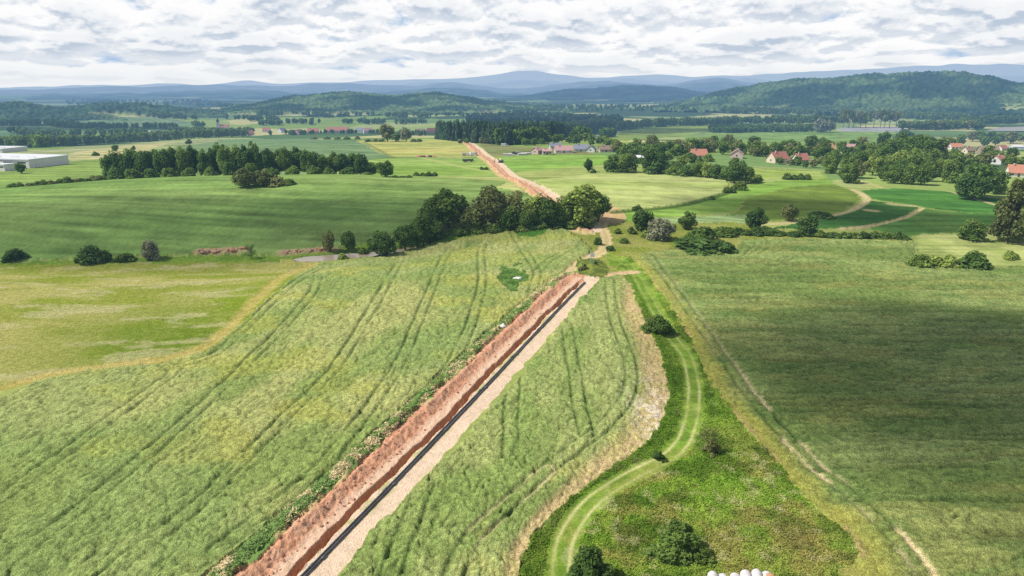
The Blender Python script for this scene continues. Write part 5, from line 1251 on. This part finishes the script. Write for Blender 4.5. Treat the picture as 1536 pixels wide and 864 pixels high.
o = bag.build('bag', simple_mat('white_plastic', (0.8, 0.8, 0.82), 0.5, 0.06, 2.0), None, True); g = G(754, 493); rest(o, g[0], g[1], -0.05); o.scale = (1.0, .8, .9); tag(o, 'white plastic bag lying at the edge of the left crop', 'bag')
for i, (px, py) in enumerate(((776, 420), (780, 421))):
    o = link('stone', rock_mesh(30 + i).mesh('stone', WSTONE), None); g = G(px, py); rest(o, g[0], g[1], .1); o.scale = (.75 - .2 * i, .6, .5); tag(o, ['larger white stone in the dark weedy patch', 'smaller white stone right beside the larger one in the weedy patch'][i], 'stone')
# marker post on the mound
g = G(888, 399); mk = empty('marker_post', g); rest(mk, g[0], g[1]); tag(mk, 'pale blue-white marker board on posts on the trench-head mound', 'marker post')
BLUEW = simple_mat('pale_blue_board', (0.56, 0.60, 0.68), 0.6, 0.06, 2.0)
for s in (-.32, .32): MB().box(s - .06, s + .06, -.06, .06, -.5, 2.35).build('post', BLUEW, mk)
MB().box(-.5, .5, -.10, -.062, 1.35, 2.3).build('board', BLUEW, mk)
# bales at the bottom edge
def bale_mesh():
    m = MB(); n = 20; L0 = 0.62; prof = [(-L0, 0.0), (-L0, .40), (-L0 + .02, .50), (-L0 + .08, .56), (-.3, .585), (0, .592), (.3, .585), (L0 - .08, .56), (L0 - .02, .50), (L0, .40), (L0, 0.0)]
    V_ = []; F_ = []
    for y, r_ in prof:
        for k in range(n): V_.append((max(r_, .001) * cos(2 * pi * k / n), y, .56 + max(r_, .001) * sin(2 * pi * k / n) * (1 if sin(2 * pi * k / n) > 0 else .96)))
    for i in range(len(prof) - 1):
        for k in range(n): F_.append((i * n + k, i * n + (k + 1) % n, (i + 1) * n + (k + 1) % n, (i + 1) * n + k))
    return m.add(V_, F_)
FILM = simple_mat('white_wrap_film', (0.66, 0.61, 0.60), 0.5, 0.22, 2.0, bump=0.25); STRAW = simple_mat('exposed_straw', A(196, 150, 110), 0.95, 0.3, 9.0)
bmw = bale_mesh().mesh('bale', FILM, True); bms = bale_mesh().mesh('bale', STRAW, True)
for i, (px, py, up, ms, lab) in enumerate(((1068, 868, 0, bmw, 'white wrapped bale at the left end of the bottom row'), (1084, 867, 0, bmw, 'second white wrapped bale from the left end of the row'), (1101, 866, 0, bmw, 'third white wrapped bale from the left end of the row'), (1118, 864, 0, bmw, 'large white bale in the middle of the bottom row'), (1134, 863, 0, bmw, 'white bale just left of the rightmost bale'), (1149, 862, 0, bmw, 'rightmost white bale of the bottom row'), (1139, 868, 0, bms, 'bare straw bale lying before the right end of the row'), (1155, 869, 0, bms, 'second bare straw bale at the right end of the row'))):
    o = link('bale', ms, None); g = G(px, py + 13); rest(o, g[0], g[1], -.04); o.rotation_euler = (0, 0, radians(-14 + 9 * sin(i * 2.3))); o.scale = (.80 + .08 * sin(i * 3.1), .9, .84 + .09 * cos(i * 1.7)); tag(o, lab, 'bale', 'bales at the bottom edge')

# ---- vehicles and machines by the far corridor
def wheel(mb_parent, x, y, r_, w_, tm, rm):
    t = MB(); t.tube([(x, y - w_ / 2, r_), (x, y + w_ / 2, r_)], [r_, r_], 14); o = t.build('wheel', tm, mb_parent, True)
    MB().tube([(x, y - w_ / 2 - .02, r_), (x, y + w_ / 2 + .02, r_)], [r_ * .55, r_ * .55], 10).build('rim', rm, o)
TYRE = simple_mat('tyre_rubber', (0.025, 0.025, 0.025), 0.9); RIM = simple_mat('wheel_rim', (0.4, 0.4, 0.42), 0.4)
def paint_m(n, c): return simple_mat(n, c, 0.35, 0.03, 1.0)
def van(px, py, rot, body, label, car=False):
    r = empty('parked_car' if car else 'van', G(px, py), radians(rot)); tag(r, label, 'car' if car else 'van')
    w_ = .88 if car else 1.0
    side = [(-2.15, .35), (2.1, .35), (2.2, .8), (1.9, 1.0), (1.0, 1.08), (.35, 1.5), (-1.3, 1.52), (-2.0, 1.1), (-2.2, .9)] if car else [(-2.6, .4), (2.6, .4), (2.7, .95), (2.45, 1.15), (1.9, 1.3), (1.35, 2.2), (-2.55, 2.35), (-2.65, 2.2)]
    n = len(side); MB().add([(x, -w_, z) for x, z in side] + [(x, w_, z) for x, z in side], [tuple(range(n)), tuple(range(2 * n - 1, n - 1, -1))] + [(i, i + n, (i + 1) % n + n, (i + 1) % n) for i in range(n)]).build('body', body, r)
    for s in (-1, 1):
        x0, x1, z0, z1 = (-1.3, .4, 1.1, 1.42) if car else (.6, 1.5, 1.35, 2.0); MB().box(x0, x1, s * w_ - .015, s * w_ + .015, z0, z1).build('side_window', GLASS, r)
        for x in ((-1.35, 1.35) if car else (-1.7, 1.7)): wheel(r, x, s * (w_ - .1), .32 if car else .36, .24, TYRE, RIM)
        MB().box(2.1 if car else 2.6, 2.24 if car else 2.73, s * .6 - .15, s * .6 + .15, .68, .84).build('headlight', FRAME, r)
    return r
WHITEP = paint_m('white_paint', (0.8, 0.8, 0.8)); DARKP = paint_m('dark_paint', (0.05, 0.055, 0.07)); SILV = paint_m('silver_paint', (0.5, 0.51, 0.53)); YEL = paint_m('yellow_machine_paint', (0.55, 0.34, 0.03)); BLUEP = paint_m('blue_paint', (0.08, 0.14, 0.3))
van(711, 233.5, 20, WHITEP, 'white van parked left of the sand road crest')
def trailer(px, py, rot, load, label):
    r = empty('trailer', G(px, py), radians(rot)); tag(r, label, 'trailer')
    MB().box(-3.2, 3.2, -1.15, 1.15, .85, 1.05).build('deck', WOOD, r); MB().tube([(3.2, 0, .9), (4.6, 0, .6)], [.08, .08], 6).build('drawbar', DARKP, r)
    for x in (-2, -.9, 2): 
        for s in (-1, 1): wheel(r, x, s * 1.0, .42, .28, TYRE, RIM)
    for s in (-1, 1): MB().box(-3.2, 3.2, s * 1.15 - .04, s * 1.15 + .04, 1.05, 1.75).build('side_panel', load, r)
    MB().box(-3.2, -3.12, -1.1, 1.1, 1.05, 1.75).build('tailgate', load, r)
trailer(700, 233.5, 8, WHITEP, 'pale trailer parked left of the white van'); trailer(702, 243.5, 6, DARKP, 'dark trailer on the pasture below the pale one')
def excavator(px, py, rot, label):
    r = empty('excavator', G(px, py), radians(rot), (.75, .75, .75)); tag(r, label, 'excavator')
    for s in (-1, 1):
        t = MB(); sd = [(-1.8, .35), (-1.5, 0), (1.5, 0), (1.8, .35), (1.5, .75), (-1.5, .75)]; t.add([(x, s * 1.1 - .28, z) for x, z in sd] + [(x, s * 1.1 + .28, z) for x, z in sd], [tuple(range(6)), tuple(range(11, 5, -1))] + [(i, i + 6, (i + 1) % 6 + 6, (i + 1) % 6) for i in range(6)]); t.build('track', TYRE, r)
    MB().box(-1.9, 1.2, -1.2, 1.2, .85, 1.9).build('body', DARKP, r); cb = MB().box(-.1, 1.25, -1.15, -.1, 1.903, 3.0).build('cab', WHITEP, r); MB().box(1.26, 1.28, -1.05, -.2, 2.0, 2.9).build('windscreen', GLASS, cb)
    MB().tube([(1.0, .4, 1.6), (2.8, .4, 3.8), (4.6, .4, 3.2)], [.28, .26, .2], 6).build('boom', YEL, r); MB().tube([(4.6, .4, 3.2), (5.2, .4, 1.2)], [.2, .14], 6).build('arm', YEL, r)
    MB().add([(4.8, -.1, 1.2), (5.6, -.1, 1.2), (5.2, -.1, .3), (4.8, .9, 1.2), (5.6, .9, 1.2), (5.2, .9, .3)], [(0, 1, 2), (5, 4, 3), (0, 2, 5, 3), (1, 4, 5, 2)]).build('bucket', DARKP, r)
excavator(751, 244, 150, 'small excavator with a white cab on the right edge of the sand road')
for px, py, m_, lab in ((772, 231.5, DARKP, 'dark car parked left of the salmon brick house'), (778, 231, SILV, 'silver car right of the parked dark car'), (766, 233.5, WHITEP, 'white car parked nearest the sand road')): van(px, py, RNG.uniform(-10, 10), m_, lab, True)
van(757, 219.5, 5, WHITEP, 'white van parked beside the small crest trees')
# building material piles by the houses
for i, (px, py) in enumerate(((762, 234), (784, 233.5), (790, 232.5))):
    r = empty('material_pile', G(px, py), radians(10 * i)); tag(r, ['pale stack of boards nearest the sand road', 'pale stack of boards left of the brick house', 'second pale stack of boards beside the brick house'][i], 'stack')
    for k in range(3): MB().box(-3.2 + .1 * k, 3.2 - .3 * k, -1.1, 1.1, .1 + .5 * k, .52 + .5 * k).build('board_layer', WM['grey'] if k % 2 else WM['white'], r)
# round heaps on the pasture
DKH = simple_mat('dark_soil', (0.10, 0.085, 0.06), 0.95, 0.3, 2.0)
for i, px in enumerate((628, 634, 640, 645, 650)):
    o = link('soil_heap', rock_mesh(60 + i).mesh('soil_heap', DKH if i % 2 else CLOD, True), None, G(px, 236)); o.scale = (2.0, 1.6, 1.9); tag(o, 'low soil heap in the row on the pasture edge', 'soil heap', 'soil heaps on the pasture edge')
# rubble stones on the creek bank
rg = np.random.default_rng(5)
rm_ = [rock_mesh(80 + i).mesh('stone', simple_mat('creek_stone', A(190, 160, 132), 0.95, 0.25, 3.0)) for i in range(1)] + [rock_mesh(84 + i).mesh('stone', CLOD) for i in range(1)]
for i in range(46):
    a = rg.random(); q = (np.interp(a, [0, .6, .6001, 1], [300, 368, 430, 500]), np.interp(a, [0, .6, .6001, 1], [381, 377, 381, 377.5]) + rg.uniform(-1.5, 2.0))
    o = link('stone', rm_[i % 2]); g = G(*q); rest(o, g[0], g[1], .05); s_ = rg.uniform(.35, .95); o.scale = (s_, s_, s_ * .8); o.rotation_euler = (0, 0, rg.random() * 6); tag(o, 'pinkish stone in the rubble bank along the creek', 'stone', 'rubble along the creek')

# ================================================================== low growth: grass, weeds and crop tops near the camera
def tufts(name, label, pts, hgt, wid, cols, mat, seed=0, blades=3, cat='grass', tilt=0.55, asp=1.6):
    """leafy tufts: small bent leaves held up at a slant above the soil"""
    rng = np.random.default_rng(900 + seed); P = np.repeat(pts, blades, 0); m = len(P)
    nr = np.array([0, 0, 1.0]) + rng.normal(size=(m, 3)) * tilt; nr /= np.linalg.norm(nr, axis=1)[:, None]
    a = np.cross(nr, rng.normal(size=(m, 3))); a /= np.linalg.norm(a, axis=1)[:, None]; b = np.cross(nr, a)
    w_ = wid * rng.uniform(.5, 1.3, m); a *= (w_ * asp)[:, None]; b *= (w_ * .55)[:, None]
    off = rng.normal(size=(m, 3)) * wid * 1.1; off[:, 2] = hgt * rng.uniform(0.1, 1.0, m); c0 = P + off; bend = nr * (w_ * .35)[:, None]
    Vt = np.stack([c0 - a - bend, c0 - b, c0 + a - bend, c0 + b], 1).reshape(-1, 3); Ft = np.arange(m * 4).reshape(m, 4)
    c = np.repeat(cols, blades, 0) * rng.uniform(.75, 1.28, (m, 1)); c = np.repeat(c, 4, 0)
    o = link(name, mesh_np(name, Vt, Ft, mat, c)); tag(o, label, cat, kind='stuff'); return o
def blade_mat(name):
    M = Mat(name); at = M.n('ShaderNodeAttribute', attribute_name='col'); d = M.n('ShaderNodeBsdfDiffuse'); t = M.n('ShaderNodeBsdfTranslucent'); m = M.n('ShaderNodeMixShader'); m.inputs[0].default_value = 0.3
    M.L.new(at.outputs['Color'], d.inputs[0]); M.L.new(at.outputs['Color'], t.inputs[0]); M.L.new(d.outputs[0], m.inputs[1]); M.L.new(t.outputs[0], m.inputs[2]); return M.finish(m.outputs[0])
BL = blade_mat('grass_blades')
rg = np.random.default_rng(21)
def sample(idx, n, rmax, power=1.0):
    k = idx[(D[idx] < rmax) & (np.abs(np.arctan2(X[idx], Y[idx])) < radians(44))]
    w_ = (D[k] ** 1.0) * np.gradient(rad)[np.clip(np.searchsorted(rad, D[k]), 0, NR - 1)] / D[k] ** power; w_ /= w_.sum()
    return rg.choice(k, n, p=w_)
def jitpts(j): 
    p = V[j].copy(); p[:, :2] += rg.normal(size=(len(j), 2)) * 0.08; return p
vg = m5[CLS[m5] == CLS[m5[0]]]
j = sample(vg, 40000, 130, 1.0); tufts('grass', 'tufted green grass on the wedge around the track', jitpts(j), 0.13, 0.075, COLR[j] * 1.3, BL, 1)
ii, s, al = near_line(X, Y, C1, 7); j = ii[(s < -4.5) & (s > -6.3) & (al < Cc_len(C1) - 1)]; j = rg.choice(j, 7000)
pale = (fbm(X[j] / 1.3, Y[j] / 1.3, 3, 92) > .55)[:, None]; tufts('weeds', 'straw and green weeds beside the spoil heap', jitpts(j), 0.34, 0.13, np.where(pale, A(240, 222, 176), A(150, 180, 104)), BL, 2, cat='weeds')
